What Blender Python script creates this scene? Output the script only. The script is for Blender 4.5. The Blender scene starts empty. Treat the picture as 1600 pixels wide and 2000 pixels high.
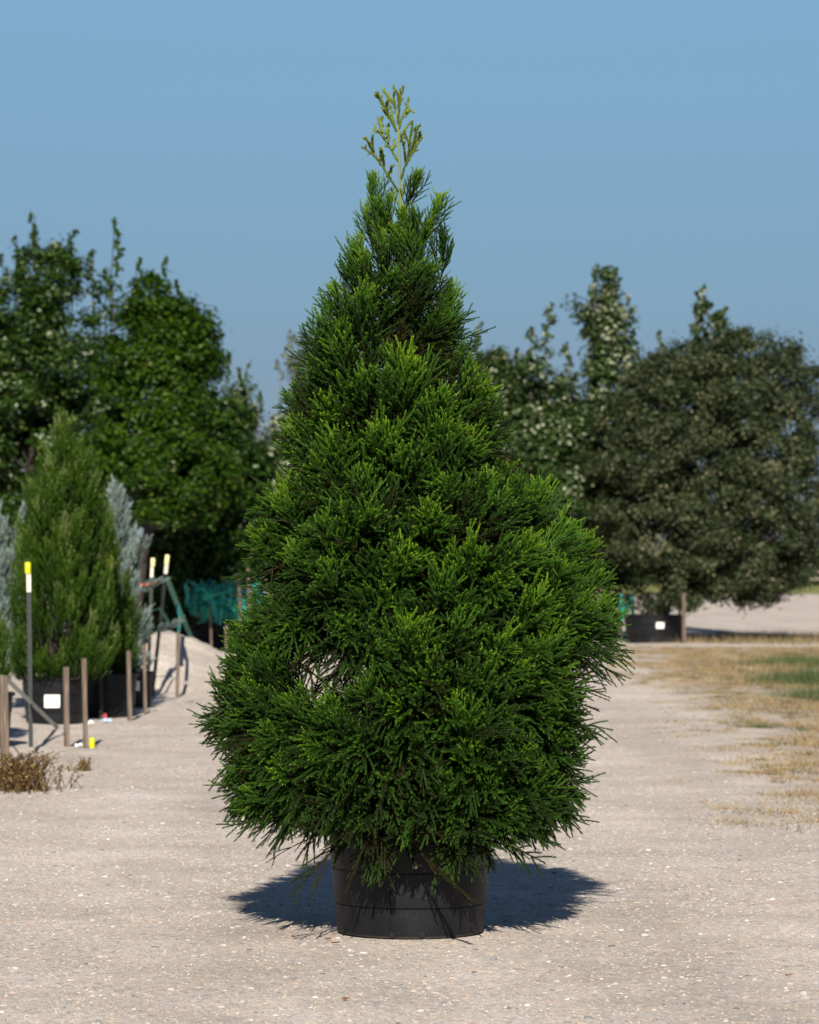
import bpy, bmesh, math, random
import numpy as np
from mathutils import Vector, Matrix

# ------------------------------------------------------------------ camera, sky, sun, exposure
SC = bpy.context.scene
COL = SC.collection
FPX, HOR, CAMH = 7000.0, 1105.0, 1.523          # focal length in photo pixels, horizon row, eye height
D0 = 14.88                                       # distance of the potted conifer

cam_data = bpy.data.cameras.new('camera')
cam = bpy.data.objects.new('camera', cam_data)
COL.objects.link(cam)
cam.location = (0, 0, CAMH)
cam.rotation_euler = (math.radians(90), 0, 0)
cam_data.sensor_fit = 'VERTICAL'
cam_data.sensor_height = 36.0
cam_data.sensor_width = 28.8
cam_data.lens = 36.0 * FPX / 2000.0
cam_data.shift_y = (HOR - 1000.0) / 2000.0
cam_data.clip_start = 0.1
cam_data.clip_end = 6000
cam_data.dof.use_dof = True
cam_data.dof.focus_distance = 14.6
cam_data.dof.aperture_fstop = 6.2
SC.camera = cam

SUN_EL, SUN_AZ = math.radians(29.0), math.radians(181.2)
world = bpy.data.worlds.new('World')
SC.world = world
world.use_nodes = True
wn, wl = world.node_tree.nodes, world.node_tree.links
bg = wn['Background']
sky = wn.new('ShaderNodeTexSky')
sky.sky_type = 'NISHITA'
sky.sun_disc = False
sky.sun_elevation = SUN_EL
sky.sun_rotation = SUN_AZ
sky.altitude = 3000
sky.air_density = 1.0
sky.dust_density = 0.0
sky.ozone_density = 3.0
# the hazy band low in the sky is dimmer and greyer all round the horizon
wtc = wn.new('ShaderNodeTexCoord')
wsx = wn.new('ShaderNodeSeparateXYZ')
wl.new(wtc.outputs['Generated'], wsx.inputs[0])
wr = wn.new('ShaderNodeValToRGB')
for i_, (p_, c_) in enumerate([(0.0, (0.33, 0.34, 0.43)), (0.05, (0.49, 0.50, 0.55)), (0.10, (0.73, 0.78, 0.74)), (0.155, (1.03, 1.14, 1.0)), (0.5, (1.0, 1.0, 1.0))]):
    e_ = wr.color_ramp.elements[i_] if i_ < 2 else wr.color_ramp.elements.new(p_)
    e_.position = p_
    e_.color = (*c_, 1)
wl.new(wsx.outputs[2], wr.inputs[0])
wm = wn.new('ShaderNodeMix')
wm.data_type = 'RGBA'
wm.blend_type = 'MULTIPLY'
wm.inputs[0].default_value = 1.0
wl.new(sky.outputs[0], wm.inputs[6])
wl.new(wr.outputs[0], wm.inputs[7])
wl.new(wm.outputs[2], bg.inputs[0])
bg.inputs[1].default_value = 0.05

sun_data = bpy.data.lights.new('sun', 'SUN')
sun_data.energy = 5.0
sun_data.angle = math.radians(0.53)
sun_data.color = (1.0, 0.93, 0.82)
sun = bpy.data.objects.new('sun', sun_data)
COL.objects.link(sun)
sdir = Vector((-math.sin(SUN_AZ) * math.cos(SUN_EL), -math.cos(SUN_AZ) * math.cos(SUN_EL), -math.sin(SUN_EL)))
sun.rotation_euler = sdir.to_track_quat('-Z', 'Y').to_euler()
sun.location = (-3, -20, 20)

SC.view_settings.view_transform = 'Standard'
SC.view_settings.look = 'None'
SC.view_settings.exposure = 0.6
SC.view_settings.gamma = 1.0
SC.view_settings.use_curve_mapping = False
SC.cycles.max_bounces = 6
SC.cycles.diffuse_bounces = 3
SC.cycles.transmission_bounces = 4
SC.cycles.use_denoising = True


# ------------------------------------------------------------------ helpers
def P(px, py, d):
    """photo pixel at a given distance -> world point"""
    return Vector(((px - 800.0) / FPX * d, d, CAMH - (py - HOR) / FPX * d))


def GD(py):
    """distance of the flat ground seen at photo row py"""
    return CAMH * FPX / (py - HOR)


def tag(o, label=None, cat=None, group=None, kind=None):
    if label: o['label'] = label
    if cat: o['category'] = cat
    if group: o['group'] = group
    if kind: o['kind'] = kind
    return o


def empty(name, loc, rz=0.0):
    o = bpy.data.objects.new(name, None)
    o.empty_display_size = 0.1
    o.location = loc
    o.rotation_euler = (0, 0, rz)
    COL.objects.link(o)
    return o


def link(name, me, parent=None, mats=()):
    o = bpy.data.objects.new(name, me)
    for m in mats:
        if m.name not in [s.name for s in me.materials if s]:
            me.materials.append(m)
    COL.objects.link(o)
    if parent is not None:
        o.parent = parent
    return o


def np_mesh(name, verts, faces, mat=None, attrs=None, smooth=False):
    """verts (n,3); faces (m,k) array of one polygon size"""
    me = bpy.data.meshes.new(name)
    verts = np.asarray(verts, np.float32)
    faces = np.asarray(faces, np.int32)
    m, k = faces.shape
    me.vertices.add(len(verts))
    me.vertices.foreach_set('co', verts.ravel())
    me.loops.add(m * k)
    me.loops.foreach_set('vertex_index', faces.ravel())
    me.polygons.add(m)
    me.polygons.foreach_set('loop_start', np.arange(0, m * k, k, dtype=np.int32))
    me.polygons.foreach_set('loop_total', np.full(m, k, np.int32))
    me.polygons.foreach_set('use_smooth', np.full(m, smooth, bool))
    me.update(calc_edges=True)
    for an, av in (attrs or {}).items():
        a = me.attributes.new(an, 'FLOAT', 'POINT')
        a.data.foreach_set('value', np.asarray(av, np.float32))
    if mat:
        me.materials.append(mat)
    return me


class MB:
    """collects tubes, boxes and lathes into one mesh"""
    def __init__(self):
        self.v, self.f = [], []

    def tube(self, pts, radii, n=8, cap=True):
        pts = [Vector(p) for p in pts]
        b0 = len(self.v)
        up = Vector((0, 0, 1))
        for i, p in enumerate(pts):
            t = (pts[min(i + 1, len(pts) - 1)] - pts[max(i - 1, 0)]).normalized()
            a = t.cross(up if abs(t.z) < 0.9 else Vector((1, 0, 0))).normalized()
            b = t.cross(a)
            r = radii[i] if hasattr(radii, '__len__') else radii
            for k in range(n):
                w = 2 * math.pi * k / n
                self.v.append(p + a * (r * math.cos(w)) + b * (r * math.sin(w)))
        for i in range(len(pts) - 1):
            for k in range(n):
                k2 = (k + 1) % n
                self.f.append((b0 + i * n + k, b0 + i * n + k2, b0 + (i + 1) * n + k2, b0 + (i + 1) * n + k))
        if cap:
            self.f.append(tuple(b0 + k for k in range(n)))
            self.f.append(tuple(b0 + (len(pts) - 1) * n + k for k in reversed(range(n))))
        return self

    def ribbon(self, pts, w, t=0.002, side=Vector((1, 0, 0))):
        """flat strap with thickness"""
        pts = [Vector(p) for p in pts]
        b0 = len(self.v)
        for i, p in enumerate(pts):
            tt = (pts[min(i + 1, len(pts) - 1)] - pts[max(i - 1, 0)]).normalized()
            s = (side - tt * side.dot(tt)).normalized()
            n = tt.cross(s)
            for a, b in ((-1, -1), (1, -1), (1, 1), (-1, 1)):
                self.v.append(p + s * (a * w / 2) + n * (b * t / 2))
        for i in range(len(pts) - 1):
            for k in range(4):
                k2 = (k + 1) % 4
                self.f.append((b0 + i * 4 + k, b0 + i * 4 + k2, b0 + (i + 1) * 4 + k2, b0 + (i + 1) * 4 + k))
        self.f.append((b0 + 3, b0 + 2, b0 + 1, b0))
        e = b0 + (len(pts) - 1) * 4
        self.f.append((e, e + 1, e + 2, e + 3))
        return self

    def lathe(self, prof, n=48, c=(0, 0, 0), wob=None):
        b0 = len(self.v)
        for j, (r, z) in enumerate(prof):
            for k in range(n):
                w = 2 * math.pi * k / n
                dr, dz = wob(w, z) if wob else (0, 0)
                self.v.append(Vector((c[0] + (r + dr) * math.cos(w), c[1] + (r + dr) * math.sin(w), c[2] + z + dz)))
        for j in range(len(prof) - 1):
            for k in range(n):
                k2 = (k + 1) % n
                self.f.append((b0 + j * n + k, b0 + j * n + k2, b0 + (j + 1) * n + k2, b0 + (j + 1) * n + k))
        return self

    def prism(self, pts2, z0, z1, M=Matrix()):
        """polygon pts2 in XY extruded from z0 to z1"""
        b0, n = len(self.v), len(pts2)
        for z in (z0, z1):
            for x, y in pts2:
                self.v.append(M @ Vector((x, y, z)))
        for k in range(n):
            k2 = (k + 1) % n
            self.f.append((b0 + k, b0 + k2, b0 + n + k2, b0 + n + k))
        self.f.append(tuple(b0 + k for k in reversed(range(n))))
        self.f.append(tuple(b0 + n + k for k in range(n)))
        return self

    def build(self, name, mat, parent=None, smooth=True, angle=40):
        me = bpy.data.meshes.new(name)
        me.from_pydata([tuple(v) for v in self.v], [], self.f)
        me.validate()
        me.update()
        if smooth:
            me.polygons.foreach_set('use_smooth', np.ones(len(me.polygons), bool))
            me.set_sharp_from_angle(angle=math.radians(angle))
        if mat:
            me.materials.append(mat)
        o = bpy.data.objects.new(name, me)
        COL.objects.link(o)
        if parent is not None:
            o.parent = parent
        return o


# ------------------------------------------------------------------ materials
def new_mat(name):
    m = bpy.data.materials.new(name)
    m.use_nodes = True
    nt = m.node_tree
    return m, nt.nodes, nt.links, nt.nodes['Principled BSDF']


def ramp(nodes, stops, interp='LINEAR'):
    r = nodes.new('ShaderNodeValToRGB')
    cr = r.color_ramp
    cr.interpolation = interp
    while len(cr.elements) > 1:
        cr.elements.remove(cr.elements[-1])
    cr.elements[0].position = stops[0][0]
    cr.elements[0].color = (*stops[0][1], 1)
    for p, c in stops[1:]:
        e = cr.elements.new(p)
        e.color = (*c, 1)
    return r


def noise(nodes, links, scale, detail=4, rough=0.6, coord='Object'):
    tc = nodes.new('ShaderNodeTexCoord')
    n = nodes.new('ShaderNodeTexNoise')
    n.inputs['Scale'].default_value = scale
    n.inputs['Detail'].default_value = detail
    n.inputs['Roughness'].default_value = rough
    links.new(tc.outputs[coord], n.inputs['Vector'])
    return n


def mixc(nodes, links, fac, a, b, mode='MIX'):
    m = nodes.new('ShaderNodeMix')
    m.data_type = 'RGBA'
    m.blend_type = mode
    for sock, val in ((m.inputs[0], fac), (m.inputs[6], a), (m.inputs[7], b)):
        if hasattr(val, 'links'):
            links.new(val, sock)
        elif isinstance(val, (int, float)):
            sock.default_value = val
        else:
            sock.default_value = (*val, 1)
    return m.outputs[2]


def mat_plain(name, col, rough=0.6, var=0.25, nscale=8.0, metal=0.0, bump=0.0, spec=0.4, col2=None):
    m, n, l, b = new_mat(name)
    nz = noise(n, l, nscale)
    c2 = col2 or tuple(c * (1 - var) for c in col)
    r = ramp(n, [(0.3, c2), (0.7, col)])
    l.new(nz.outputs[0], r.inputs[0])
    l.new(r.outputs[0], b.inputs['Base Color'])
    b.inputs['Roughness'].default_value = rough
    b.inputs['Metallic'].default_value = metal
    b.inputs['Specular IOR Level'].default_value = spec
    if bump:
        bp = n.new('ShaderNodeBump')
        bp.inputs['Strength'].default_value = bump
        bp.inputs['Distance'].default_value = 0.01
        nz2 = noise(n, l, nscale * 6)
        l.new(nz2.outputs[0], bp.inputs['Height'])
        l.new(bp.outputs[0], b.inputs['Normal'])
    return m


def mat_leaf(name, stops, rough=0.5, transl=0.25, attr='tint', spec=0.18, objvar=0.0, backcol=None):
    """leaf colour from a per-leaf attribute, a thin translucent lamina"""
    m, n, l, b = new_mat(name)
    a = n.new('ShaderNodeAttribute')
    a.attribute_name = attr
    r = ramp(n, stops)
    fac = a.outputs['Fac']
    if objvar:
        oi = n.new('ShaderNodeObjectInfo')
        mr = n.new('ShaderNodeMapRange')
        mr.inputs[3].default_value = -objvar
        mr.inputs[4].default_value = objvar
        l.new(oi.outputs['Random'], mr.inputs[0])
        ad = n.new('ShaderNodeMath')
        ad.operation = 'ADD'
        l.new(fac, ad.inputs[0])
        l.new(mr.outputs[0], ad.inputs[1])
        fac = ad.outputs[0]
    l.new(fac, r.inputs[0])
    col = r.outputs[0]
    l.new(col, b.inputs['Base Color'])
    b.inputs['Roughness'].default_value = rough
    b.inputs['Specular IOR Level'].default_value = spec
    tr = n.new('ShaderNodeBsdfTranslucent')
    tc = mixc(n, l, 0.5, col, (0.25, 0.32, 0.03), 'MIX') if transl else col
    l.new(col, tr.inputs[0])
    mx = n.new('ShaderNodeMixShader')
    mx.inputs[0].default_value = transl
    l.new(b.outputs[0], mx.inputs[1])
    l.new(tr.outputs[0], mx.inputs[2])
    l.new(mx.outputs[0], n['Material Output'].inputs[0])
    return m


def mat_ground():
    m, n, l, b = new_mat('gravel_ground')
    tc = n.new('ShaderNodeTexCoord')
    pos = tc.outputs['Object']

    def nz(scale, detail=4, rough=0.6):
        t = n.new('ShaderNodeTexNoise')
        t.inputs['Scale'].default_value = scale
        t.inputs['Detail'].default_value = detail
        t.inputs['Roughness'].default_value = rough
        l.new(pos, t.inputs['Vector'])
        return t.outputs[0]

    def math_(op, a, c=0.0, clamp=False):
        q = n.new('ShaderNodeMath')
        q.operation = op
        q.use_clamp = clamp
        for i, v in enumerate((a, c)):
            if hasattr(v, 'links'):
                l.new(v, q.inputs[i])
            else:
                q.inputs[i].default_value = v
        return q.outputs[0]

    def vor(scale):
        v = n.new('ShaderNodeTexVoronoi')
        v.inputs['Scale'].default_value = scale
        l.new(pos, v.inputs['Vector'])
        return v
    # fines, mid and coarse grains
    base = ramp(n, [(0.30, (0.50, 0.445, 0.39)), (0.52, (0.605, 0.543, 0.482)), (0.72, (0.675, 0.615, 0.555))])
    l.new(nz(1.3, 6, 0.65), base.inputs[0])
    col = base.outputs[0]
    v1 = vor(95)
    g1 = ramp(n, [(0.0, (0.62, 0.60, 0.59)), (0.25, (0.88, 0.87, 0.86)), (0.6, (1.0, 1.0, 1.0)), (0.95, (1.2, 1.2, 1.18))])
    sep = n.new('ShaderNodeSeparateColor')
    l.new(v1.outputs['Color'], sep.inputs[0])
    l.new(sep.outputs[0], g1.inputs[0])
    col = mixc(n, l, 0.85, col, g1.outputs[0], 'MULTIPLY')
    v2 = vor(38)
    g2 = ramp(n, [(0.0, (0.62, 0.62, 0.66)), (0.12, (0.9, 0.9, 0.92)), (0.5, (1, 1, 1)), (0.9, (1.0, 0.98, 0.95)), (1.0, (1.3, 1.27, 1.22))])
    sep2 = n.new('ShaderNodeSeparateColor')
    l.new(v2.outputs['Color'], sep2.inputs[0])
    l.new(sep2.outputs[1], g2.inputs[0])
    col = mixc(n, l, 0.8, col, g2.outputs[0], 'MULTIPLY')
    g3 = ramp(n, [(0.0, (0.90, 0.95, 1.03)), (0.3, (1, 1, 1)), (0.7, (1.02, 0.99, 0.97)), (1.0, (1.10, 0.97, 0.90))])
    l.new(sep2.outputs[2], g3.inputs[0])
    col = mixc(n, l, 1.0, col, g3.outputs[0], 'MULTIPLY')
    # faint wheel tracks and swept bands along the yard
    mpt = n.new('ShaderNodeMapping')
    mpt.inputs['Scale'].default_value = (1.3, 0.10, 1.0)
    mpt.inputs['Rotation'].default_value = (0, 0, 0.10)
    l.new(pos, mpt.inputs['Vector'])
    tk = n.new('ShaderNodeTexNoise')
    tk.inputs['Scale'].default_value = 1.0
    tk.inputs['Detail'].default_value = 5
    l.new(mpt.outputs[0], tk.inputs['Vector'])
    tr_ = ramp(n, [(0.32, (0.86, 0.855, 0.85)), (0.55, (1, 1, 1)), (0.72, (1.06, 1.06, 1.06))])
    l.new(tk.outputs[0], tr_.inputs[0])
    col = mixc(n, l, 1.0, col, tr_.outputs[0], 'MULTIPLY')
    # verge and far soil
    sx = n.new('ShaderNodeSeparateXYZ')
    l.new(pos, sx.inputs[0])
    X, Y = sx.outputs[0], sx.outputs[1]
    edge = math_('ADD', math_('MULTIPLY', Y, 0.036), 1.62)
    dx = math_('SUBTRACT', X, edge)
    dn = math_('ADD', dx, math_('MULTIPLY', math_('SUBTRACT', nz(0.9, 5, 0.7), 0.5), 3.2))
    near = math_('LESS_THAN', Y, 66.0)
    vm = math_('MULTIPLY', math_('MULTIPLY', math_('ADD', dn, 0.1, True), 0.75), near)
    soil = ramp(n, [(0.35, (0.31, 0.25, 0.185)), (0.65, (0.43, 0.36, 0.28))])
    l.new(nz(3.5, 5, 0.7), soil.inputs[0])
    col = mixc(n, l, vm, col, soil.outputs[0])
    far = ramp(n, [(0.35, (0.15, 0.19, 0.05)), (0.65, (0.30, 0.27, 0.10))])
    l.new(nz(0.15, 4, 0.6), far.inputs[0])
    fm = math_('GREATER_THAN', math_('ADD', Y, math_('MULTIPLY', nz(0.05, 3), 60.0)), 222.0)
    col = mixc(n, l, fm, col, far.outputs[0])
    l.new(col, b.inputs['Base Color'])
    b.inputs['Roughness'].default_value = 0.95
    b.inputs['Specular IOR Level'].default_value = 0.15
    bp = n.new('ShaderNodeBump')
    bp.inputs['Strength'].default_value = 0.6
    bp.inputs['Distance'].default_value = 0.009
    h = math_('ADD', math_('MULTIPLY', sep.outputs[0], 0.6), math_('ADD', math_('MULTIPLY', nz(30, 6, 0.75), 1.2), math_('MULTIPLY', v1.outputs['Distance'], -0.8)))
    l.new(h, bp.inputs['Height'])
    l.new(bp.outputs[0], b.inputs['Normal'])
    return m


def mat_attr_ramp(name, stops, rough=0.9, attr='tint', spec=0.2):
    m, n, l, b = new_mat(name)
    a = n.new('ShaderNodeAttribute')
    a.attribute_name = attr
    r = ramp(n, stops)
    l.new(a.outputs['Fac'], r.inputs[0])
    l.new(r.outputs[0], b.inputs['Base Color'])
    b.inputs['Roughness'].default_value = rough
    b.inputs['Specular IOR Level'].default_value = spec
    return m


def mat_pot():
    m, n, l, b = new_mat('black_plastic')
    tc = n.new('ShaderNodeTexCoord')
    nz = noise(n, l, 5, 6, 0.7)
    r = ramp(n, [(0.3, (0.0030, 0.0034, 0.0050)), (0.7, (0.0070, 0.0076, 0.0102))])
    l.new(nz.outputs[0], r.inputs[0])
    # dusty specks and splashed dirt near the foot
    nz2 = noise(n, l, 160, 2, 0.5)
    sp = ramp(n, [(0.70, (0, 0, 0)), (0.76, (1, 1, 1))])
    l.new(nz2.outputs[0], sp.inputs[0])
    sx = n.new('ShaderNodeSeparateXYZ')
    l.new(tc.outputs['Object'], sx.inputs[0])
    mr = n.new('ShaderNodeMapRange')
    mr.inputs[1].default_value = 0.0
    mr.inputs[2].default_value = 0.016
    mr.inputs[3].default_value = 1.0
    mr.inputs[4].default_value = 0.0
    l.new(sx.outputs[2], mr.inputs[0])
    nz3 = noise(n, l, 28, 5, 0.7)
    mu = n.new('ShaderNodeMath')
    mu.operation = 'MULTIPLY'
    l.new(mr.outputs[0], mu.inputs[0])
    l.new(nz3.outputs[0], mu.inputs[1])
    c1 = mixc(n, l, mu.outputs[0], r.outputs[0], (0.10, 0.088, 0.07))
    s2 = n.new('ShaderNodeMath')
    s2.operation = 'MULTIPLY'
    s2.inputs[1].default_value = 0.35
    l.new(sp.outputs[0], s2.inputs[0])
    c2 = mixc(n, l, s2.outputs[0], c1, (0.20, 0.18, 0.15))
    nz4 = noise(n, l, 3.2, 7, 0.75)
    df = ramp(n, [(0.45, (0, 0, 0)), (0.75, (0.09, 0.09, 0.09))])
    l.new(nz4.outputs[0], df.inputs[0])
    c2 = mixc(n, l, df.outputs[0], c2, (0.055, 0.052, 0.052))
    l.new(c2, b.inputs['Base Color'])
    b.inputs['Specular IOR Level'].default_value = 0.24
    rr = n.new('ShaderNodeMapRange')
    rr.inputs[3].default_value = 0.42
    rr.inputs[4].default_value = 0.62
    l.new(nz.outputs[0], rr.inputs[0])
    l.new(rr.outputs[0], b.inputs['Roughness'])
    bp = n.new('ShaderNodeBump')
    bp.inputs['Strength'].default_value = 0.25
    bp.inputs['Distance'].default_value = 0.004
    l.new(nz3.outputs[0], bp.inputs['Height'])
    l.new(bp.outputs[0], b.inputs['Normal'])
    return m


def mat_wood():
    m, n, l, b = new_mat('weathered_wood')
    tc = n.new('ShaderNodeTexCoord')
    mp = n.new('ShaderNodeMapping')
    mp.inputs['Scale'].default_value = (40, 40, 2.5)
    l.new(tc.outputs['Object'], mp.inputs['Vector'])
    t = n.new('ShaderNodeTexNoise')
    t.inputs['Scale'].default_value = 1.6
    t.inputs['Detail'].default_value = 6
    l.new(mp.outputs[0], t.inputs['Vector'])
    r = ramp(n, [(0.3, (0.05, 0.035, 0.025)), (0.55, (0.135, 0.098, 0.074)), (0.75, (0.23, 0.18, 0.145))])
    l.new(t.outputs[0], r.inputs[0])
    l.new(r.outputs[0], b.inputs['Base Color'])
    b.inputs['Roughness'].default_value = 0.85
    bp = n.new('ShaderNodeBump')
    bp.inputs['Strength'].default_value = 0.5
    bp.inputs['Distance'].default_value = 0.004
    l.new(t.outputs[0], bp.inputs['Height'])
    l.new(bp.outputs[0], b.inputs['Normal'])
    return m


M = {}
M['ground'] = mat_ground()
M['pebble'] = mat_attr_ramp('pebble_stone', [(0.0, (0.11, 0.11, 0.12)), (0.16, (0.25, 0.245, 0.25)), (0.32, (0.36, 0.29, 0.25)), (0.5, (0.40, 0.365, 0.325)), (0.85, (0.445, 0.405, 0.36)), (1.0, (0.53, 0.50, 0.45))], 0.85)
M['pot'] = mat_pot()
M['wood'] = mat_wood()
M['hole'] = mat_plain('hole_shade', (0.012, 0.009, 0.007), 0.95, 0.4, 40)  # near-black colour stands in for the shade inside the drain holes
M['soil'] = mat_plain('potting_soil', (0.06, 0.042, 0.03), 0.95, 0.5, 30, bump=0.8)
M['bark'] = mat_plain('reddish_bark', (0.17, 0.085, 0.05), 0.9, 0.5, 25, bump=0.8)
M['dark_twig'] = mat_plain('dark_brown_twig', (0.055, 0.035, 0.022), 0.9, 0.4, 20)
M['twig'] = mat_plain('green_brown_twig', (0.115, 0.105, 0.035), 0.8, 0.4, 20)
M['grey_bark'] = mat_plain('grey_bark', (0.19, 0.155, 0.13), 0.9, 0.45, 12, bump=0.7)
M['dark_bark'] = mat_plain('dark_bark', (0.035, 0.027, 0.022), 0.9, 0.4, 12)
M['leader'] = mat_plain('fresh_green_stem', (0.17, 0.21, 0.04), 0.6, 0.25, 20)
M['steel'] = mat_plain('dark_green_steel', (0.028, 0.036, 0.034), 0.55, 0.3, 15, metal=0.2)
M['cap_yellow'] = mat_plain('yellow_plastic', (0.55, 0.58, 0.008), 0.5, 0.12, 10)
M['cap_cream'] = mat_plain('faded_cream_plastic', (0.72, 0.68, 0.33), 0.55, 0.12, 10)
M['sleeve'] = mat_plain('white_paint_worn', (0.70, 0.66, 0.55), 0.6, 0.2, 25)
M['white'] = mat_plain('white_card', (0.78, 0.78, 0.76), 0.6, 0.08, 12)
M['print'] = mat_plain('grey_print', (0.35, 0.36, 0.36), 0.6, 0.1, 12)
M['blue_scrap'] = mat_plain('pale_blue_plastic', (0.42, 0.52, 0.66), 0.4, 0.2, 30)
M['red_scrap'] = mat_plain('red_plastic', (0.45, 0.05, 0.05), 0.5, 0.2, 30)
M['orange'] = mat_plain('orange_ribbon', (0.85, 0.13, 0.02), 0.5, 0.15, 20)
M['teal'] = mat_plain('teal_webbing', (0.02, 0.22, 0.175), 0.6, 0.35, 18)
M['teal_net'] = mat_plain('teal_netting', (0.016, 0.36, 0.29), 0.6, 0.6, 9)
M['strap'] = mat_plain('faded_grey_webbing', (0.42, 0.46, 0.43), 0.7, 0.25, 30)
M['pipe'] = mat_plain('dark_wire', (0.03, 0.03, 0.03), 0.6, 0.2, 10)
M['rail'] = mat_plain('grey_brown_rail', (0.28, 0.22, 0.20), 0.85, 0.3, 3)
M['rust_leaf'] = mat_plain('rust_dead_leaf', (0.26, 0.075, 0.03), 0.8, 0.4, 40)

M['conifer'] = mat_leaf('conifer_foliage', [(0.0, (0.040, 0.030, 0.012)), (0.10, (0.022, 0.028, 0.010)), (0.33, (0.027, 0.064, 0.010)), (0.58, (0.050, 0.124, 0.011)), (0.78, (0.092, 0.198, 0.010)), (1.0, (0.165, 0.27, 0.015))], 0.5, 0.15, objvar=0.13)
M['leader_leaf'] = mat_leaf('leader_foliage', [(0.0, (0.10, 0.16, 0.022)), (1.0, (0.25, 0.31, 0.06))], 0.5, 0.25)
M['maple'] = mat_leaf('maple_foliage', [(0.0, (0.008, 0.023, 0.003)), (0.5, (0.020, 0.050, 0.005)), (0.86, (0.042, 0.082, 0.010)), (0.93, (0.10, 0.13, 0.02)), (0.95, (0.16, 0.20, 0.11)), (1.0, (0.32, 0.37, 0.27))], 0.45, 0.22)
M['maple_bright'] = mat_leaf('maple_foliage_bright', [(0.0, (0.008, 0.024, 0.002)), (0.5, (0.023, 0.060, 0.002)), (0.9, (0.048, 0.096, 0.003)), (0.95, (0.09, 0.115, 0.010)), (1.0, (0.22, 0.26, 0.13))], 0.45, 0.25)
M['maple_silver'] = mat_leaf('silver_backed_foliage', [(0.0, (0.012, 0.028, 0.006)), (0.5, (0.030, 0.060, 0.012)), (0.84, (0.06, 0.092, 0.026)), (0.91, (0.15, 0.175, 0.09)), (1.0, (0.34, 0.37, 0.25))], 0.45, 0.2)
M['oak'] = mat_leaf('oak_foliage', [(0.0, (0.009, 0.016, 0.005)), (0.45, (0.024, 0.036, 0.011)), (0.75, (0.050, 0.063, 0.025)), (0.99, (0.13, 0.142, 0.075)), (1.0, (0.20, 0.14, 0.07))], 0.5, 0.12)
M['cypress'] = mat_leaf('cypress_foliage', [(0.0, (0.008, 0.021, 0.002)), (0.5, (0.022, 0.054, 0.003)), (0.85, (0.052, 0.100, 0.006)), (1.0, (0.14, 0.175, 0.06))], 0.55, 0.18)
M['silver'] = mat_leaf('silver_cypress_foliage', [(0.0, (0.055, 0.08, 0.075)), (0.5, (0.135, 0.185, 0.17)), (1.0, (0.28, 0.34, 0.315))], 0.65, 0.12)
M['sparse'] = mat_leaf('sparse_conifer_foliage', [(0.0, (0.05, 0.07, 0.04)), (1.0, (0.13, 0.16, 0.09))], 0.6, 0.15)
M['dry_grass'] = mat_leaf('dry_grass_blades', [(0.0, (0.09, 0.10, 0.04)), (0.18, (0.15, 0.115, 0.07)), (0.45, (0.28, 0.20, 0.105)), (0.8, (0.42, 0.30, 0.14)), (1.0, (0.47, 0.38, 0.22))], 0.7, 0.2)
M['green_grass'] = mat_leaf('green_grass_blades', [(0.0, (0.03, 0.055, 0.02)), (0.6, (0.075, 0.11, 0.04)), (1.0, (0.20, 0.21, 0.08))], 0.6, 0.2)
M['dry_weed'] = mat_leaf('dry_weed_leaves', [(0.0, (0.07, 0.040, 0.016)), (0.5, (0.17, 0.10, 0.04)), (0.85, (0.27, 0.18, 0.075)), (1.0, (0.35, 0.30, 0.10))], 0.8, 0.1)
M['hedge'] = mat_leaf('far_foliage', [(0.0, (0.015, 0.03, 0.01)), (1.0, (0.07, 0.10, 0.03))], 0.6, 0.15)

# ------------------------------------------------------------------ the setting: ground, gravel, mound
def vnoise(x, y, seed=0):
    """smooth value noise for heights (numpy)"""
    def h(i, j):
        v = np.sin(i * 127.1 + j * 311.7 + seed * 74.7) * 43758.5453
        return v - np.floor(v)
    xi, yi = np.floor(x), np.floor(y)
    u, v = x - xi, y - yi
    u, v = u * u * (3 - 2 * u), v * v * (3 - 2 * v)
    return (h(xi, yi) * (1 - u) + h(xi + 1, yi) * u) * (1 - v) + (h(xi, yi + 1) * (1 - u) + h(xi + 1, yi + 1) * u) * v - 0.5


def unit(a):
    return a / np.maximum(np.linalg.norm(a, axis=-1, keepdims=True), 1e-9)


def ground_z(x, y):
    x, y = np.asarray(x, float), np.asarray(y, float)
    f = np.clip((y - 16.5) / 6.0, 0, 1)
    z = 0.010 * vnoise(x * 3.1, y * 3.1, 1) + 0.005 * vnoise(x * 9, y * 9, 2)
    z = z + f * (0.05 * vnoise(x * 0.9, y * 0.55, 3) + 0.03 * vnoise(x * 2.3, y * 1.6, 4))
    fade = np.clip((200 - y) / 60, 0, 1) * np.clip((60 - abs(x)) / 30, 0, 1)
    near_pot = np.clip((np.hypot(x, y - D0) - 0.34) / 0.3, 0, 1)
    return z * fade * near_pot


def axis_steps(segs):
    out = []
    for a, b, s in segs:
        out += list(np.arange(a, b, s))
    return np.array(out + [segs[-1][1]])


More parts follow.
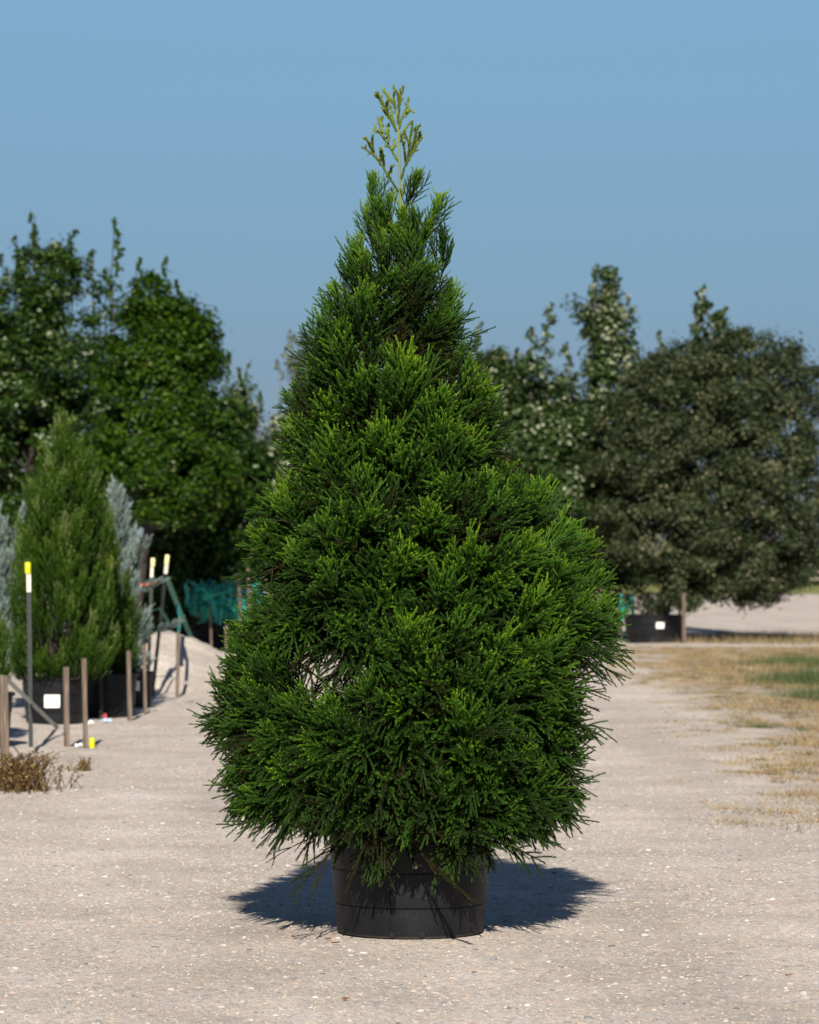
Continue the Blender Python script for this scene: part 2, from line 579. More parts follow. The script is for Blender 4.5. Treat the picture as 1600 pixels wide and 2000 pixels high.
gx = axis_steps([(-3000, -300, 300), (-300, -40, 20), (-40, -8, 2), (-8, -4, 0.25), (-4, 4, 0.09), (4, 8, 0.25), (8, 40, 2), (40, 300, 20), (300, 3000, 300)])
gy = axis_steps([(-300, -20, 20), (-20, 8, 2), (8, 11, 0.3), (11, 24, 0.09), (24, 48, 0.16), (48, 90, 0.6), (90, 300, 6), (300, 5000, 150)])
GX, GY = np.meshgrid(gx, gy)
GZ = ground_z(GX, GY)
nv = len(gx)
idx = np.arange(len(gx) * len(gy)).reshape(len(gy), len(gx))
gf = np.stack([idx[:-1, :-1], idx[:-1, 1:], idx[1:, 1:], idx[1:, :-1]], -1).reshape(-1, 4)
ground = link('ground', np_mesh('ground', np.stack([GX, GY, GZ], -1).reshape(-1, 3), gf, M['ground'], smooth=True))
tag(ground, 'pale crushed gravel yard running to the horizon', 'ground', kind='structure')

rng = np.random.default_rng(11)


OCTA = (np.array([(1, 0, 0), (0, 1, 0), (-1, 0, 0), (0, -1, 0), (0, 0, 1), (0, 0, -1)], float),
        np.array([(0, 1, 4), (1, 2, 4), (2, 3, 4), (3, 0, 4), (1, 0, 5), (2, 1, 5), (3, 2, 5), (0, 3, 5)]))
_g = (1 + 5 ** 0.5) / 2
ICO = (np.array([(-1, _g, 0), (1, _g, 0), (-1, -_g, 0), (1, -_g, 0), (0, -1, _g), (0, 1, _g), (0, -1, -_g), (0, 1, -_g), (_g, 0, -1), (_g, 0, 1), (-_g, 0, -1), (-_g, 0, 1)], float) / 1.9,
       np.array([(0, 11, 5), (0, 5, 1), (0, 1, 7), (0, 7, 10), (0, 10, 11), (1, 5, 9), (5, 11, 4), (11, 10, 2), (10, 7, 6), (7, 1, 8), (3, 9, 4), (3, 4, 2), (3, 2, 6), (3, 6, 8), (3, 8, 9), (4, 9, 5), (2, 4, 11), (6, 2, 10), (8, 6, 7), (9, 8, 1)]))


def stones(n, x0, x1, y0, y1, smin, smax, rng, flat=1.0, shape=OCTA, thin=1.0):
    """angular stones, randomly turned, jittered and flattened, bedded in the ground"""
    base, tri = shape
    k = len(base)
    x = rng.uniform(x0, x1, n)
    y = y0 + (y1 - y0) * rng.random(n) ** thin
    s = smin + (smax - smin) * rng.random(n) ** 3.5
    q = unit(rng.normal(0, 1, (n, 4)))
    w_, a_, b_, c_ = q.T
    Rm = np.stack([np.stack([1 - 2 * (b_ * b_ + c_ * c_), 2 * (a_ * b_ - c_ * w_), 2 * (a_ * c_ + b_ * w_)], -1),
                   np.stack([2 * (a_ * b_ + c_ * w_), 1 - 2 * (a_ * a_ + c_ * c_), 2 * (b_ * c_ - a_ * w_)], -1),
                   np.stack([2 * (a_ * c_ - b_ * w_), 2 * (b_ * c_ + a_ * w_), 1 - 2 * (a_ * a_ + b_ * b_)], -1)], 1)
    v = base[None] * rng.uniform(0.75, 1.2, (n, k, 1)) + rng.normal(0, 0.10, (n, k, 3))
    v = np.einsum('nij,nkj->nki', Rm, v)
    v = v * np.stack([np.ones(n), rng.uniform(0.65, 1, n), rng.uniform(0.45, 0.75, n) * flat], -1)[:, None] * s[:, None, None]
    v[..., 0] += x[:, None]
    v[..., 1] += y[:, None]
    v[..., 2] += (ground_z(x, y) - s * 0.05)[:, None]
    v = v[np.hypot(x, y - D0) > 0.31]
    n = len(v)
    f = (tri[None] + k * np.arange(n)[:, None, None]).reshape(-1, 3)
    t = np.repeat(np.clip(rng.normal(0.52 if y0 < 17 else 0.40, 0.26, n), 0, 1), k)
    return v.reshape(-1, 3), f, t


def join(parts):
    vs, fs, ts, o = [], [], [], 0
    for v, f, t in parts:
        vs.append(v)
        fs.append(f + o)
        ts.append(t)
        o += len(v)
    return np.concatenate(vs), np.concatenate(fs), np.concatenate(ts)


gv, gfaces, gt = join([
    stones(30000, -2.4, 2.4, 10.8, 21, 0.0024, 0.010, rng, 1.0, OCTA, 1.5),
    stones(4600, -2.6, 2.6, 10.8, 27, 0.0055, 0.017, rng, 0.9, ICO, 1.5),
    stones(22000, -3.6, 3.4, 16, 34, 0.0035, 0.014, rng, 0.75, OCTA, 1.2),
    stones(9000, -5, 4.5, 30, 50, 0.005, 0.022, rng, 0.75)])
gravel = link('gravel', np_mesh('gravel', gv, gfaces, M['pebble'], {'tint': gt}))
tag(gravel, 'loose pale gravel stones scattered over the yard', 'gravel', kind='stuff')

# gravel mound beside the container row
mx, my = np.meshgrid(np.linspace(-4.6, -0.9, 90), np.linspace(41.6, 51.5, 90))


def mound_h(x, y):
    ridge = np.interp(x, [-4.6, -3.6, -3.15, -2.85, -2.4, -2.0, -1.5, -0.9], [0.25, 0.62, 0.70, 0.62, 0.42, 0.33, 0.2, -0.06])
    prof = np.interp(y, [41.6, 42.6, 44.2, 46.0, 47.3, 49.5, 51.5], [-0.08, 0.05, 0.55, 1.0, 0.95, 0.4, -0.1])
    return ridge * prof - 0.03 + 0.06 * vnoise(x * 2.2, y * 2.0, 7) + 0.04 * vnoise(x * 6, y * 6, 8)


mz = mound_h(mx, my)
mi = np.arange(8100).reshape(90, 90)
mf = np.stack([mi[:-1, :-1], mi[:-1, 1:], mi[1:, 1:], mi[1:, :-1]], -1).reshape(-1, 4)
mound = link('gravel_mound', np_mesh('gravel_mound', np.stack([mx, my, mz], -1).reshape(-1, 3), mf, M['ground'], smooth=True))
tag(mound, 'sloping heap of pale gravel beside the dark container row', 'gravel heap', kind='structure')


# ------------------------------------------------------------------ foliage builders


def leaf_quads(C, N, size, rng, aspect=0.75, tint=None, fold=0.15, Tdir=None):
    """one folded leaf per centre: four corners, two faces sharing the midrib"""
    n = len(C)
    N = unit(N)
    T = Tdir if Tdir is not None else rng.normal(0, 1, (n, 3))
    T = unit(T - N * np.sum(T * N, -1, keepdims=True))
    B = np.cross(N, T)
    s = size * rng.uniform(0.7, 1.25, (n, 1))
    w = s * aspect
    v = np.stack([C - T * s * 0.5, C + B * w * 0.5 + N * w * fold + T * s * 0.05, C + T * s * 0.5, C - B * w * 0.5 + N * w * fold + T * s * 0.05], 1)
    i = 4 * np.arange(n)[:, None]
    f = np.concatenate([i + np.array([[0, 1, 2]]), i + np.array([[0, 2, 3]])], 0)
    t = rng.random(n) if tint is None else tint
    return v.reshape(-1, 3), f, np.repeat(t, 4)


def outline_sampler(outline):
    ys = np.array([o[0] for o in outline], float)
    xl = np.array([o[1] for o in outline], float)
    xr = np.array([o[2] for o in outline], float)
    return ys, xl, xr


def limb_path(a, b, rng, bow=0.12, n=5):
    a, b = Vector(a), Vector(b)
    L = (b - a).length
    off = Vector(rng.normal(0, bow * L * 0.5, 3))
    off.z = -abs(off.z) * 0.8
    return [a.lerp(b, t) + off * math.sin(math.pi * t) for t in np.linspace(0, 1, n)]


def leaf_tree(name, label, d, base_px, base_z, outline, mat, seed, nclus=170, per=80, size=0.11, crad=0.34, depth=0.8,
              spires=(), cat='tree', group=None, bark='grey_bark', stray=0.06, shoots=0.0, trunk_r=0.09, droop=0.0, up=0.45, nlimb=14, outer=0.4, tint_mu=None, bough=True):
    """broadleaf: trunk, limbs, and leaf clumps filling a measured crown"""
    rng = np.random.default_rng(seed)
    base = Vector(((base_px - 800) / FPX * d, d, base_z))
    root = empty(name, base)
    tag(root, label, cat, group)
    ys, xl, xr = outline_sampler(outline)
    yy = np.linspace(ys[0], ys[-1], 200)
    L, R = np.interp(yy, ys, xl), np.interp(yy, ys, xr)
    p = (R - L) ** 0.95 + 15.0
    p /= p.sum()
    k = rng.choice(200, nclus, p=p)
    hw, cx = (R - L)[k] / 2, ((R + L) / 2)[k]
    az = rng.uniform(0, 2 * np.pi, nclus)
    rho = rng.random(nclus) ** outer
    nb = max(6, nclus // 8)                             # leaf clumps gather on boughs, dark gaps between
    own = rng.integers(0, nb, nclus)
    own[:nb] = np.arange(nb)
    pull = 0.72
    k = np.round(k[own] + (k - k[own]) * 0.12 + rng.normal(0, 11, nclus)).astype(int).clip(0, 199) if bough else k
    hw, cx = (R - L)[k] / 2, ((R + L) / 2)[k]
    if bough:
        az = az[own] + rng.normal(0, 0.36, nclus)
        rho = (rho[own] + rng.normal(0, 0.16, nclus)).clip(0, 1)
    px = cx + hw * rho * np.cos(az) * 0.93
    dd = d + np.minimum(hw / FPX * d, 2.6) * depth * rho * np.sin(az)
    cz = CAMH - (yy[k] + rng.normal(0, 4, nclus) - HOR) / FPX * d
    CX = (px - 800) / FPX * d
    cc = np.stack([CX, dd, cz], -1)
    mid = np.array([(np.mean(xl + xr) / 2 - 800) / FPX * d, d, CAMH - ((ys[0] + ys[-1]) / 2 - HOR) / FPX * d])
    out = unit(cc - mid)
    n = nclus * per
    ci = np.repeat(np.arange(nclus), per)
    cr = crad * rng.uniform(0.55, 1.25, nclus)
    off = rng.normal(0, 1, (n, 3))
    off = unit(off) * (rng.random((n, 1)) ** 0.5) * cr[ci][:, None]
    off[:, 2] *= 0.8
    st = rng.random(n) < stray
    off[st] *= 1.6
    off[:, 2] -= droop * np.hypot(off[:, 0], off[:, 1])
    C = cc[ci] + off
    N = 0.55 * unit(off) + 0.35 * out[ci] + np.array([0, 0, up]) + rng.normal(0, 0.45, (n, 3))
    cl_t = rng.normal(0, 0.13, nclus)
    t = np.clip(rng.random(n) * 0.86 + cl_t[ci] * 0.6, 0, 0.9)
    pale = rng.random(n) < 0.05 * np.exp(rng.normal(0, 1.0, nclus))[ci] * (1 if tint_mu is None else tint_mu)
    t[pale] = rng.uniform(0.92, 1.0, pale.sum())
    parts = [leaf_quads(C, N, size, rng, tint=t)]
    limbs = []
    for (sx, y0, y1, w) in spires:                      # upright leafy leaders
        m = max(60, int(abs(y1 - y0) * w * 0.13))
        q = rng.random(m)
        z = CAMH - (y0 + (y1 - y0) * q - HOR) / FPX * d
        ph = rng.uniform(0, 6.28, 3)
        taper = (0.40 + 0.85 * q) * (1 + 0.35 * np.sin(q * abs(y1 - y0) / 11 + ph[0]) + 0.3 * np.sin(q * abs(y1 - y0) / 5.3 + ph[1]))
        sd = d + rng.uniform(-0.5, 0.5)
        # leaves stand in little whorls along the shoot
        wh = np.round(q * abs(y1 - y0) / 9) * 1.7
        ang = wh + rng.normal(0, 0.7, m)
        rr = w / FPX * d * taper * rng.uniform(0.15, 1.0, m)
        wobx = 0.06 * np.sin(q * 5 + ph[2])
        C2 = np.stack([(sx - 800) / FPX * d + wobx + 1.25 * rr * np.cos(ang), sd + rr * np.sin(ang), z], -1)
        N2 = np.stack([np.cos(ang), np.sin(ang), np.full(m, 0.5)], -1) + rng.normal(0, 0.5, (m, 3))
        t2 = np.clip(rng.random(m) * 0.9, 0, 0.9)
        pl = rng.random(m) < 0.12
        t2[pl] = rng.uniform(0.93, 1, pl.sum())
        parts.append(leaf_quads(C2, N2, size * 0.95, rng, tint=t2))
        limbs.append((Vector(((sx - 800) / FPX * d, sd, CAMH - (y0 - HOR) / FPX * d - 0.05)), 0.006, (y1 - y0) / FPX * d + 0.5))
    v, f, t = join(parts)
    v = v - np.array(base)
    crown = link('crown', np_mesh('crown', v, f, mat, {'tint': t}), root)
    crown['kind'] = 'stuff'
    # trunk and limbs
    top = Vector(((cx.mean() - 800) / FPX * d, d, CAMH - (ys[0] + 0.36 * (ys[-1] - ys[0]) - HOR) / FPX * d)) - base
    tp = limb_path((0, 0, 0), top, rng, 0.04, 7)
    MB().tube(tp, list(np.linspace(trunk_r, trunk_r * 0.2, 7)), 8).build('trunk', M[bark], root)
    order = rng.permutation(nclus)[:nlimb]
    targets = [(Vector(cc[i]) - base, 0.008) for i in order]
    for b, r, dn in limbs:                              # upright shoots rise from inside the crown
        tg = b - base
        MB().tube([tg - Vector((0, 0, dn)), tg - Vector((rng.normal(0, 0.03), 0, dn * 0.5)), tg], [0.014, 0.011, r], 5).build('limb', M[bark], root)
    for tg, r in targets:
        s = float(np.clip((tg.z / max(top.z, 0.1)) * 0.75 - 0.08, 0.15, 0.9))
        st_ = tp[0].lerp(tp[-1], s)
        i0 = s * 6
        st_ = tp[int(i0)].lerp(tp[min(int(i0) + 1, 6)], i0 - int(i0))
        pth = limb_path(st_, tg, rng, 0.1, 5)
        MB().tube(pth, list(np.linspace(trunk_r * (1 - s) * 0.3 + 0.010, r, 5)), 5).build('limb', M[bark], root)
    return root


def plume_conifer(name, label, d, base_px, outline, mat, seed, nbough=90, per=30, slen=0.17, nleaf=26, leaf=0.042, lw=0.005, rise=0.85,
                  depth=0.8, base_z=0.3, bark='dark_bark', cat='conifer', group=None, extra=(), fat=0.085):
    """upright feathery conifer: upswept pointed boughs, each a plume of fine leafy shoots"""
    rng = np.random.default_rng(seed)
    base = Vector(((base_px - 800) / FPX * d, d, base_z))
    root = empty(name, base)
    tag(root, label, cat, group)
    ys, xl, xr = outline_sampler(outline)
    top = Vector(((xl[0] + xr[0]) / 2 / FPX * d - 800 / FPX * d, d, CAMH - (ys[0] - HOR) / FPX * d))
    boughs = [(Vector((0, 0, 0)).lerp(top - base, 0.45), top - base + Vector((0, 0, 0.02)), 1.0)]
    yy = np.linspace(ys[0], ys[-1], 200)
    L, R = np.interp(yy, ys, xl), np.interp(yy, ys, xr)
    p = (R - L) + 12.0
    p /= p.sum()
    for i in range(nbough):
        k = int(rng.choice(200, p=p))
        az = rng.uniform(0, 2 * np.pi)
        rho = rng.random() ** 0.35
        hw = (R - L)[k] / 2 / FPX * d
        tip = Vector((((R + L)[k] / 2 - 800) / FPX * d + hw * rho * math.cos(az), d + hw * depth * rho * math.sin(az), CAMH - (yy[k] - HOR) / FPX * d)) - base
        tip.z = max(tip.z, 0.16)
        run = rng.uniform(0.40, 0.75) * (0.6 + 0.5 * hw)
        foot = tip + Vector((-math.cos(az) * run * (1 - rise) * 1.6 * rho, -math.sin(az) * run * (1 - rise) * 1.6 * rho, -run * rise))
        foot.z = max(foot.z, 0.04)
        boughs.append((foot, tip, rng.uniform(0.7, 1.15)))
    for (sx, sy, dx, dz, ln) in extra:
        boughs.append((P(sx - dx * 0.3, sy - dz * 0.3, d - 0.15) - base, P(sx + dx, sy + dz, d - 0.25) - base, 0.55))
    S, D, TT = [], [], []
    for foot, tip, wd in boughs:
        ax = np.array(tip - foot)
        ln = np.linalg.norm(ax)
        ax = ax / ln
        m = max(8, int(per * ln / 0.5))
        q = rng.random(m) ** 0.8
        rad = fat * wd * (1 - q) ** 0.6 * rng.random(m) ** 0.5
        rv = rng.normal(0, 1, (m, 3))
        rv = unit(rv - ax * (rv @ ax)[:, None])
        S.append(np.array(foot) + ax * (q * ln * 0.96)[:, None] + rv * rad[:, None])
        D.append(unit(ax * 1.0 + rv * (0.42 * (1 - 0.7 * q))[:, None] + np.array([0, 0, 0.25]) + rng.normal(0, 0.10, (m, 3))))
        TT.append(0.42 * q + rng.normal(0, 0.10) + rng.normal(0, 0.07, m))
    S, D, TT = np.concatenate(S), np.concatenate(D), np.concatenate(TT)
    n = len(S)
    ln = slen * rng.uniform(0.55, 1.25, n)
    sh = np.repeat(np.arange(n), nleaf)
    q = np.tile((np.arange(nleaf) + 0.5) / nleaf, n)
    A = D[sh]
    rv = rng.normal(0, 1, (len(sh), 3))
    rv = unit(rv - A * np.sum(rv * A, -1, keepdims=True))
    ll = leaf * (1.2 - 0.75 * q)[:, None] * rng.uniform(0.7, 1.2, (len(sh), 1))
    tdir = unit(A * 0.88 + rv * 0.48)
    side = unit(np.cross(tdir, rng.normal(0, 1, (len(sh), 3))))
    o = S[sh] + A * (q * ln[sh])[:, None]
    v = np.stack([o - side * lw, o + side * lw, o + tdir * ll], 1)
    f = 3 * np.arange(len(sh))[:, None] + np.array([[0, 1, 2]])
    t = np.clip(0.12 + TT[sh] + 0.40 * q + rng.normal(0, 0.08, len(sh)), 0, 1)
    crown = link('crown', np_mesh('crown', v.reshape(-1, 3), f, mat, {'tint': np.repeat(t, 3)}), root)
    crown['kind'] = 'stuff'
    tl = top - base
    tp = [Vector((0, 0, 0)).lerp(tl, q) for q in np.linspace(0, 0.9, 6)]
    MB().tube(tp, list(np.linspace(0.045, 0.006, 6)), 7).build('trunk', M[bark], root)
    for foot, tip, wd in boughs[1::3]:
        st_ = Vector((0, 0, 0)).lerp(tl, min(0.85, max(0.03, (foot.z - 0.12) / max(tl.z, 0.1))))
        MB().tube([st_, st_.lerp(foot, 0.6) + Vector((0, 0, -0.02)), foot, foot.lerp(tip, 0.7)], [0.012, 0.010, 0.008, 0.003], 5).build('branch', M[bark], root)
    return root


# ------------------------------------------------------------------ the potted conifer
def cords_mesh(name, cords, rng, mat, nl=0.0105, nw=0.0020, step=0.0050, per=4, core=0.0022):
    """cord-like shoots set all round with short awl needles. cords: (points, tip0, tip1)"""
    V, F, T = [], [], []
    o = 0
    for pts, t0, t1 in cords:
        pts = np.asarray(pts, float)
        seg = np.linalg.norm(np.diff(pts, axis=0), axis=1)
        acc = np.concatenate([[0], np.cumsum(seg)])
        Ltot = acc[-1]
        m = max(3, int(Ltot / step))
        s = np.linspace(0, Ltot, m)
        p = np.stack([np.interp(s, acc, pts[:, i]) for i in range(3)], -1)
        tg = unit(np.gradient(p, axis=0))
        ref = np.array([0.31, 0.52, 0.79])
        a = unit(np.cross(tg, ref))
        b = np.cross(tg, a)
        frac = s / Ltot
        w = np.arange(m) * 1.13 + rng.uniform(0, 6)
        for j in range(per):
            ang = w + j * 2 * np.pi / per + rng.normal(0, 0.25, m)
            rad = a * np.cos(ang)[:, None] + b * np.sin(ang)[:, None]
            tan = np.cross(tg, rad)
            ln = nl * rng.uniform(0.75, 1.2, (m, 1)) * (1.0 - 0.12 * frac[:, None])
            dr = unit(tg * 0.84 + rad * (0.66 - 0.2 * frac[:, None]))
            base = p + rad * core * 0.6
            tip = base + dr * ln
            V.append(np.stack([base - tan * nw, base + tan * nw, tip], 1).reshape(-1, 3))
            F.append(o + np.arange(3 * m).reshape(-1, 3))
            tt = t0 + (t1 - t0) * frac + rng.normal(0, 0.05, m)
            T.append(np.stack([tt - 0.06, tt - 0.06, tt + 0.06], 1).ravel())
            o += 3 * m
        # three-sided core
        kk = max(2, min(6, int(Ltot / 0.03) + 1))
        qi = np.linspace(0, m - 1, kk).astype(int)
        ring = []
        for j in range(3):
            ang = j * 2.094
            ring.append(p[qi] + (a[qi] * math.cos(ang) + b[qi] * math.sin(ang)) * core * (1.3 - 0.8 * frac[qi])[:, None])
        V.append(np.stack(ring, 1).reshape(-1, 3))
        T.append(np.repeat(t0 + (t1 - t0) * frac[qi] - 0.1, 3))
        for i in range(kk - 1):
            for j in range(3):
                j2 = (j + 1) % 3
                q0, q1, q2, q3 = o + i * 3 + j, o + i * 3 + j2, o + i * 3 + 3 + j2, o + i * 3 + 3 + j
                F.append(np.array([[q0, q1, q2], [q0, q2, q3]]))
        o += 3 * kk
    return np_mesh(name, np.concatenate(V), np.concatenate(F), mat, {'tint': np.clip(np.concatenate(T), 0, 1)})


def shoot_cords(p0, dirv, ln, rng, fwd, droop, tipb, nsub):
    """a forked shoot: main cord and side cords"""
    t = np.linspace(0, 1, 7)[:, None]
    d = unit(dirv)
    bend = fwd * 0.22 + np.array([0, 0, (0.10 if d[2] > 0.25 else -droop)]) + rng.normal(0, 0.07, 3)
    pts = p0 + d * ln * t + bend * ln * t ** 2
    out = [(pts, tipb * 0.32, tipb)]  # cord bases darkened in colour, so tuft centres look shaded
    ref = unit(np.cross(d, rng.normal(0, 1, 3)))
    for i in range(nsub):
        q = 0.22 + 0.62 * (i + rng.uniform(-0.2, 0.2)) / max(nsub - 1, 1)
        k = min(5, int(q * 6))
        ps = pts[k] + (pts[k + 1] - pts[k]) * (q * 6 - k)
        dd = unit(pts[k + 1] - pts[k])
        sgn = 1 if i % 2 else -1
        sd = unit(dd * 0.88 + ref * sgn * 0.47 + rng.normal(0, 0.13, 3))
        sl = (0.030 + ln * (0.30 - 0.20 * q)) * rng.uniform(0.7, 1.3)
        tt = np.linspace(0, 1, 4)[:, None]
        sp = ps + sd * sl * tt + (dd * 0.22 + np.array([0, 0, -droop * 0.4])) * sl * tt ** 2
        out.append((sp, tipb * (0.32 + 0.4 * q), tipb * (0.88 + 0.18 * q)))
    return out


def make_spray(name, rng, L, e0, e1, n, spread, droop, mat, tipo=0.0):
    """a tufted branch end: axis along +X rising from elevation e0 to e1"""
    m = 12
    el = np.radians(np.linspace(e0, e1, m))
    st = np.stack([np.cos(el), rng.normal(0, 0.06, m).cumsum() * 0.5, np.sin(el)], -1)
    axis = np.concatenate([[np.zeros(3)], np.cumsum(unit(st) * L / m, 0)])
    cords = [(axis, 0.1, 0.9)]
    for k in range(n):
        s = 0.10 + 0.89 * ((k + 0.5) / n) ** 0.85
        f = s * m
        i = min(m - 1, int(f))
        p0 = axis[i] + (axis[i + 1] - axis[i]) * (f - i)
        A = unit(axis[min(i + 1, m)] - axis[i])
        side = unit(np.cross(A, np.array([0, 0, 1.0]) if abs(A[2]) < 0.95 else np.array([1.0, 0, 0])))
        upv = np.cross(side, A)
        phi = k * 2.39996 + rng.normal(0, 0.25)
        ang = math.radians((60 - 36 * s) * spread) * rng.uniform(0.7, 1.2)
        d = A * math.cos(ang) + (side * math.cos(phi) + upv * math.sin(phi)) * math.sin(ang)
        ln = L * (0.72 * (1 - s) + 0.17) * rng.uniform(0.7, 1.15)
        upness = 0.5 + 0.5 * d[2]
        tipb = float(np.clip(0.20 + 0.26 * s + 0.50 * upness ** 2 * (0.35 + 0.65 * s) + tipo + rng.normal(0, 0.08), 0.05, 1.0))  # fresh tips lighter; shade on downward shoots is put into the tint
        cords += shoot_cords(p0, d, ln, rng, A, droop, tipb, int(np.clip(round(ln / 0.030 + rng.uniform(-0.5, 1.5)), 3, 8)))
    me = cords_mesh(name, cords, rng, mat)
    return me, axis[-1]


rng = np.random.default_rng(5)
FAM = {'top': [], 'high': [], 'mid': [], 'low': [], 'hang': []}
for i in range(5): FAM['top'].append(make_spray('foliage_spray', rng, 0.26, 66, 85, 17, 0.50, 0.02, M['conifer'], 0.10))
for i in range(6): FAM['high'].append(make_spray('foliage_spray', rng, 0.30, 48, 76, 27, 0.86, 0.05, M['conifer'], 0.04))
for i in range(9): FAM['mid'].append(make_spray('foliage_spray', rng, rng.uniform(0.30, 0.39), rng.uniform(12, 28), rng.uniform(48, 66), int(rng.integers(26, 34)), rng.uniform(0.85, 1.12), 0.26, M['conifer'], rng.normal(0, 0.05)))
for i in range(7): FAM['low'].append(make_spray('foliage_spray', rng, rng.uniform(0.30, 0.38), rng.uniform(-10, 0), rng.uniform(12, 30), int(rng.integers(24, 32)), rng.uniform(0.8, 1.0), 0.26, M['conifer'], rng.normal(-0.02, 0.05)))
for i in range(5): FAM['hang'].append(make_spray('foliage_spray', rng, 0.27, rng.uniform(-32, -18), -44, 20, 0.78, 0.30, M['conifer']))

# crown half-widths seen in the photograph: row, left edge, right edge
SIL = [(320, 752, 812), (345, 712, 828), (390, 698, 876), (450, 694, 872), (500, 670, 886), (560, 668, 886), (600, 618, 916), (650, 592, 916), (700, 588, 926), (740, 582, 955),
       (780, 548, 985), (830, 540, 1000), (930, 534, 1002), (960, 512, 1040), (985, 490, 1090), (1040, 474, 1142), (1100, 492, 1182), (1150, 506, 1206), (1200, 472, 1216),
       (1240, 440, 1214), (1280, 424, 1176), (1330, 404, 1166), (1400, 400, 1166), (1450, 408, 1160), (1500, 428, 1146), (1550, 430, 1136), (1600, 478, 1130), (1650, 515, 1110), (1690, 600, 1040)]
SY = np.array([s[0] for s in SIL], float)
SL = np.array([s[1] for s in SIL], float)
SR = np.array([s[2] for s in SIL], float)
TX = 786.0                                              # trunk column in the photo


def crown_R(py, az):
    """crown radius at photo row py, azimuth az (0 = right, -pi/2 = towards the camera)"""
    l, r = np.interp(py, SY, SL), np.interp(py, SY, SR)
    rl, rr = (TX - l), (r - TX)
    c = math.cos(az)
    w = 0.5 + 0.5 * c
    mean = 0.5 * (rl + rr) * 0.97
    k = abs(c) ** 1.5
    side = rr if c > 0 else rl
    return (mean * (1 - k) + side * k) / FPX * D0


tree = empty('potted_conifer', (P(TX, 1105, D0).x, D0, 0.0))
tag(tree, 'dense green pyramidal conifer with feathery cord-like foliage in the black pot', 'conifer')
TB = Vector(tree.location)


def zrow(py):
    return CAMH - (py - HOR) / FPX * D0


sprays = []                                             # (apex, azimuth, family, scale)


def add_spray(apex, az, py, scale=1.0, fam=None, mind=0.0):
    if mind:
        for a2, _, _, s2 in sprays:
            if (a2 - apex).length < mind: return False
    if fam is None:
        r = random.random()
        if py < 500: fam = 'top'
        elif py < 760: fam = 'high' if r < 0.9 else 'mid'
        elif py < 1100: fam = 'mid' if r < 0.72 else 'high'
        elif py < 1400: fam = 'mid' if r < 0.62 else 'low'
        elif py < 1560: fam = 'low' if r < 0.75 else 'mid'
        else: fam = 'hang' if r < 0.5 else 'low'
    sprays.append((apex, az, fam, scale))
    return True


random.seed(8)
# tufts one can pick out in the photograph: apex column, row, size
PICK = [(719, 330, 1.0), (822, 326, 1.0), (868, 374, 1.15), (756, 368, .7), (706, 394, 1.0), (790, 415, .95), (745, 425, 1.0), (838, 440, 1.0), (730, 380, .9), (815, 400, .9), (770, 450, 1.0), (690, 488, .95), (740, 480, 1.0), (800, 478, 1.0), (880, 470, .95),
        (672, 520, .8), (705, 520, .9), (850, 540, .9), (812, 545, 1.0), (765, 560, 1.0), (905, 585, .85), (636, 588, .85), (700, 600, 1.0), (890, 640, .9), (608, 640, .8), (640, 660, .8),
        (915, 650, .8), (650, 700, 1.0), (600, 690, .7), (790, 730, 1.1), (946, 740, .9), (920, 700, .8), (580, 755, .85), (545, 790, .75), (620, 812, .95), (966, 775, .95), (700, 760, .9), (870, 800, .9),
        (990, 820, .8), (555, 850, .9), (740, 870, 1.0), (880, 860, 1.0), (640, 880, 1.0), (940, 880, .9), (795, 910, 1.05), (710, 960, 1.0), (600, 930, .9), (548, 975, .95), (500, 1000, .85), (880, 970, 1.0), (1020, 948, .9),
        (960, 960, .9), (1090, 975, 1.0), (1055, 985, .9), (990, 1005, 1.0), (850, 1025, 1.0), (720, 1022, 1.0), (620, 1045, .95), (1130, 1045, .85), (1168, 1068, .8), (490, 1060, .8), (565, 1090, .8), (790, 1095, .95),
        (930, 1090, 1.0), (1040, 1085, 1.0), (1192, 1135, .85), (1110, 1120, .9), (640, 1130, 1.1), (870, 1150, 1.0), (745, 1170, 1.0), (970, 1150, .95), (1205, 1195, .8), (1060, 1180, .95), (1140, 1190, .9),
        (500, 1205, 1.0), (555, 1225, .9), (455, 1245, .8), (680, 1230, .9), (800, 1240, 1.0), (900, 1230, 1.0), (730, 1270, .95), (985, 1260, .9), (1090, 1250, .95), (1165, 1270, .8), (430, 1300, .8), (505, 1290, .9),
        (850, 1310, 1.0), (972, 1312, 1.05), (1050, 1320, .95), (1130, 1330, .9), (408, 1345, .75), (470, 1350, .95), (560, 1370, .9), (715, 1345, 1.05), (640, 1385, .95), (780, 1370, 1.0), (900, 1385, 1.0),
        (1000, 1400, 1.0), (1090, 1390, 1.0), (1150, 1380, .8), (430, 1420, .8), (520, 1430, 1.0), (610, 1450, 1.0), (700, 1440, 1.0), (820, 1450, 1.0), (930, 1470, 1.0), (1040, 1460, 1.0), (1120, 1450, .9), (440, 1490, .8),
        (540, 1500, 1.0), (650, 1510, 1.0), (760, 1520, 1.0), (870, 1520, 1.0), (970, 1530, 1.0), (1080, 1520, .95), (470, 1550, .8), (570, 1560, .9), (680, 1570, .9), (790, 1590, .9), (900, 1580, .9), (1010, 1580, .9), (1090, 1570, .9)]
